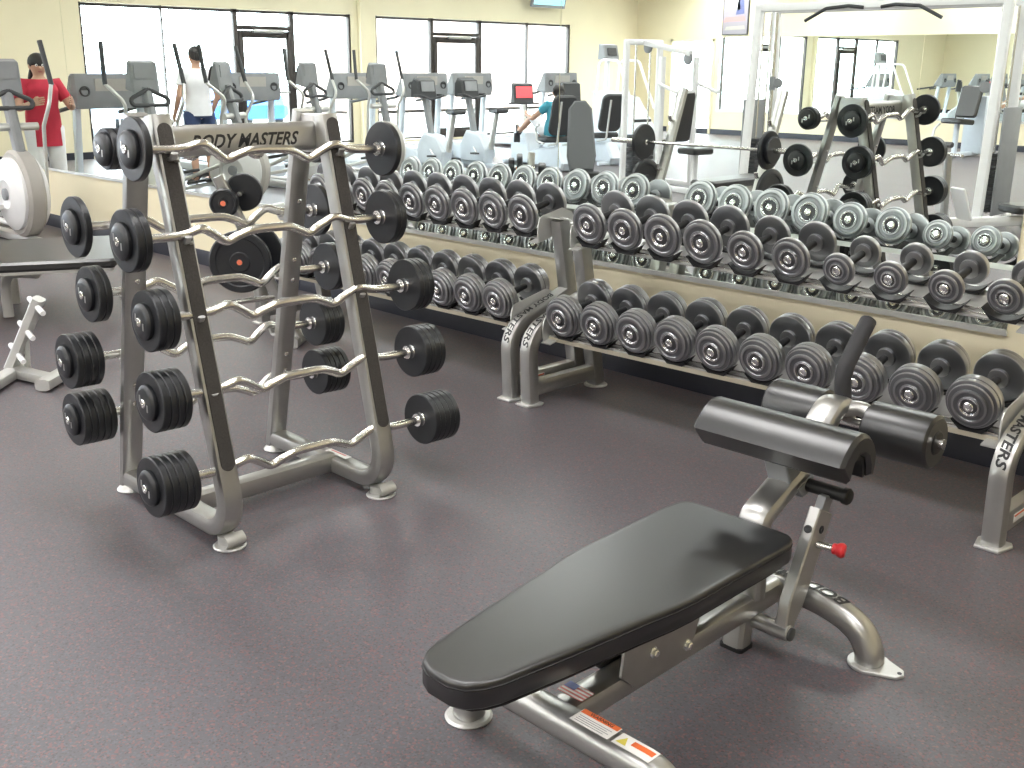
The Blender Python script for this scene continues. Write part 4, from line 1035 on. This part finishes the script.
# ================================================================== PEOPLE
def skin_mesh(name, J, E, m, parent, root=0, sub=2):
    """J: list of (pos, radius or (rx, ry)), E: edges"""
    me = bpy.data.meshes.new(name); me.from_pydata([tuple(p) for p, r in J], E, [])
    o = bpy.data.objects.new(name, me); COL.objects.link(o)
    sk = o.modifiers.new('skin', 'SKIN'); sk.use_smooth_shade = True
    if not me.skin_vertices: me.skin_vertices.new()
    for i, (p, r) in enumerate(J):
        d = me.skin_vertices[0].data[i]; d.radius = r if hasattr(r, '__len__') else (r, r)
        d.use_root = (i == root)
    if sub:
        s = o.modifiers.new('sub', 'SUBSURF'); s.levels = sub; s.render_levels = sub
    me.materials.append(m)
    if parent: o.parent = parent
    return o
def limb(J, E, start, pts):
    k = start
    for p, r in pts:
        J.append((Vector(p), r)); E.append((k, len(J) - 1)); k = len(J) - 1
    return k
def hand(J, E, wrist, d, side, palm_n, curl):
    """palm and five curled fingers grown from the wrist vertex"""
    wp = J[wrist][0]; d = d.normalized(); side = side.normalized()
    pm = limb(J, E, wrist, [(wp + d * .05, (.022, .030)), (wp + d * .085, (.018, .034))])
    for i, ln in enumerate((.070, .078, .073, .058)):
        b = wp + d * .092 + side * (.030 - .020 * i)
        b1 = b + d * ln * .5 + palm_n * curl * .010; b2 = b1 + d * ln * .5 * (1 - curl * .6) + palm_n * curl * .035
        limb(J, E, pm, [(b, .0095), (b1, .0085), (b2, .0075)])
    tb = wp + d * .035 + side * .030
    limb(J, E, wrist, [(tb, .011), (tb + side * .018 + d * .03, .010), (tb + side * .015 + d * .058 + palm_n * .015 * curl, .008)])
def person(label, loc, rz, pose):
    t = thing('person', label, 'person', loc, rz)
    pel, chest, neck, head = pose['pel'], pose['chest'], pose['neck'], pose['head']
    J = [(Vector(pel), (.13, .10))]; E = []
    mid = Vector(pel).lerp(Vector(chest), .5)
    c = limb(J, E, 0, [(mid, (.115, .085)), (chest, (.135, .095))])
    n = limb(J, E, c, [(neck, (.05, .05))])
    hv = Vector(head) - Vector(neck)
    limb(J, E, n, [(Vector(neck) + hv * .35, (.055, .06)), (Vector(neck) + hv * .75, (.075, .088)), (Vector(neck) + hv * 1.25, (.07, .082)), (Vector(neck) + hv * 1.5, (.04, .045))])
    for s in ('l', 'r'):
        a = pose['arm_' + s]
        w = limb(J, E, c, [(a[0], .052), (Vector(a[0]).lerp(Vector(a[1]), .5), .045), (a[1], .038), (Vector(a[1]).lerp(Vector(a[2]), .4), .036), (a[2], .024)])
        d = Vector(a[2]) - Vector(a[1]); sd = Vector(a[3]); hand(J, E, w, d, sd, d.normalized().cross(sd) * (1 if s == 'l' else -1), .8)
        g = pose['leg_' + s]
        limb(J, E, 0, [(g[0], .085), (Vector(g[0]).lerp(Vector(g[1]), .5), .072), (g[1], .055), (Vector(g[1]).lerp(Vector(g[2]), .35), .055), (g[2], .036), (Vector(g[2]) + Vector(g[3]) * .06 + V(0, 0, -.03), .036), (Vector(g[2]) + Vector(g[3]) * .19 + V(0, 0, -.04), .026)])
    skin_mesh('body', J, E, SKIN, t)
    # face
    hc = Vector(neck) + hv * .95; fd = Vector(pose['face']).normalized(); sd = fd.cross(V(0, 0, 1)).normalized()
    for s in (-1, 1):
        e = M().ball(hc + fd * .078 + sd * s * .030 + V(0, 0, .010), .012, 12, 8).build('eye', STWHITE, t)
        M().ball(hc + fd * .087 + sd * s * .030 + V(0, 0, .010), .006, 10, 6).build('iris', HAIR, e)
        M().ball(hc + sd * s * .076 - fd * .005, (.014, .018, .030), 12, 8).build('ear', SKIN, t)
    M().ball(hc + fd * .096 - V(0, 0, .018), (.012, .012, .022), 12, 8).build('nose', SKIN, t)
    M().ball(hc + fd * .082 - V(0, 0, .052), (.022, .022, .007), 12, 8).build('mouth', mat('lips', (.45, .16, .15), 0, .5), t)
    # hair
    h = M().ball(hc - fd * .020 + V(0, 0, .035), (.092, .092, .095), 20, 14)
    h.tube(spline([hc - fd * .07 + V(0, 0, .02)] + [Vector(p) for p in pose['hair']], 5), .055, .04, n=12)
    h.build('hair', HAIR, t)
    # top: follows torso and upper arms
    P0 = Vector(pel); Cc = Vector(chest); Nn = Vector(neck); dn = (Cc - P0).normalized()
    def scaled(pts, seg=5):
        ps = spline([p for p, k in pts], seg); ks = [pts[min(i // seg, len(pts) - 1)][1] * (1 - (i % seg) / seg) + pts[min(i // seg + 1, len(pts) - 1)][1] * ((i % seg) / seg) for i in range(len(ps))]
        return ps, ks
    ps, ks = scaled([(P0 - V(0, 0, pose.get('hem', .06)), 1.08), (P0 + dn * .05, 1.05), (mid, .97), (Cc, 1.12), (Cc.lerp(Nn, .45), .95), (Cc.lerp(Nn, .80), .52)])
    sh_ = M().tube(ps, .160, .122, side=(0, 1, 0), n=24, sq=2.3, scale=ks)
    for s in ('l', 'r'):
        q = pose['arm_' + s]; e = Vector(q[0]).lerp(Vector(q[1]), pose['sleeve'])
        sh_.tube([Cc.lerp(Nn, .25), Vector(q[0]), e], .066, .066, n=16, scale=[1.05, 1, .95])
    sh_.build('shirt', pose['shirt'], t, ang=60)
    ps, ks = scaled([(P0 + dn * .10, .92), (P0, 1.04), (P0 - V(0, 0, .09), .96)])
    tr_ = M().tube(ps, .152, .118, side=(0, 1, 0), n=24, sq=2.4, scale=ks)
    for s in ('l', 'r'):
        g = pose['leg_' + s]; hp, kn, an = Vector(g[0]), Vector(g[1]), Vector(g[2])
        ln = [P0.lerp(hp, .6), hp, hp.lerp(kn, .5), hp.lerp(kn, .92)]; kk = [1, 1, .92, .82]
        if pose['trouser'] > .5: ln += [kn.lerp(an, .15), kn.lerp(an, .5), kn.lerp(an, pose['trouser'] + .12)]; kk += [.78, .70, .62]
        tr_.tube(ln, .100, .100, n=18, scale=kk)
    tr_.build('trousers', pose['pants'], t, ang=60)
    for s in ('l', 'r'):
        g = pose['leg_' + s]; f = Vector(g[2]); fd2 = Vector(g[3])
        skin_mesh('shoe', [(f + fd2 * -.04 + V(0, 0, -.035), .045), (f + fd2 * .08 + V(0, 0, -.045), .043), (f + fd2 * .19 + V(0, 0, -.052), .036), (f + V(0, 0, .02), .045)], [(0, 1), (1, 2), (0, 3)], SHOE, t)
    return t
person('standing person in a red shirt and white trousers with long dark hair', (-11.2, -.40, 0), 0, dict(
    pel=(0, 0, .90), chest=(0, 0, 1.22), neck=(0, 0, 1.36), head=(.02, 0, 1.46), face=(1, .2, 0),
    arm_l=[(0, .17, 1.27), (.08, .27, 1.05), (.26, .20, 1.10), (0, 0, 1)], arm_r=[(0, -.17, 1.27), (.08, -.27, 1.05), (.26, -.20, 1.10), (0, 0, 1)],
    leg_l=[(0, .09, .84), (.02, .10, .48), (0, .10, .09), (1, .1, 0)], leg_r=[(0, -.09, .84), (.02, -.10, .48), (0, -.10, .09), (1, -.1, 0)],
    hair=[(-.12, 0, 1.36), (-.13, .02, 1.20), (-.12, .03, 1.08)], hem=.22, sleeve=.6, shirt=REDCLOTH, pants=WHITECLOTH, trouser=.8))
person('seated person in a teal top and white shorts pedalling the recumbent bike', (-12.1, -8.3, 0), .35, dict(
    pel=(1.02, 0, .57), chest=(1.12, 0, .88), neck=(1.13, 0, 1.02), head=(1.10, 0, 1.12), face=(-1, 0, 0),
    arm_l=[(1.09, -.17, .93), (.78, -.26, .74), (.52, -.22, .78), (0, 0, 1)], arm_r=[(1.09, .17, .93), (.78, .26, .74), (.52, .22, .78), (0, 0, 1)],
    leg_l=[(.92, -.10, .56), (.50, -.14, .66), (.10, -.20, .36), (-.5, 0, .8)], leg_r=[(.92, .10, .56), (.56, .14, .76), (.20, .20, .52), (-.5, 0, .8)],
    hair=[(1.20, 0, 1.08), (1.22, 0, .98)], sleeve=.35, shirt=BLUECLOTH, pants=WHITECLOTH, trouser=.3))
wp = person('standing person in a white T-shirt and navy shorts with dark hair', (-12.65, -2.95, 0), 0, dict(
    pel=(0, 0, .92), chest=(0, 0, 1.28), neck=(0, 0, 1.47), head=(-.01, 0, 1.58), face=(-1, .1, 0),
    arm_l=[(0, -.19, 1.36), (.02, -.27, 1.10), (-.12, -.26, .90), (-1, 0, 0)], arm_r=[(0, .19, 1.36), (.02, .27, 1.10), (-.12, .26, .90), (-1, 0, 0)],
    leg_l=[(0, -.10, .86), (.0, -.11, .49), (.02, -.11, .09), (-1, -.1, 0)], leg_r=[(0, .10, .86), (.0, .11, .49), (.02, .11, .09), (-1, .1, 0)],
    hair=[(.09, 0, 1.60), (.085, 0, 1.54)], sleeve=.5, shirt=WHITECLOTH, pants=mat('navy cotton', (.03, .05, .12), 0, .85, bump=.2, bscale=120), trouser=.2))
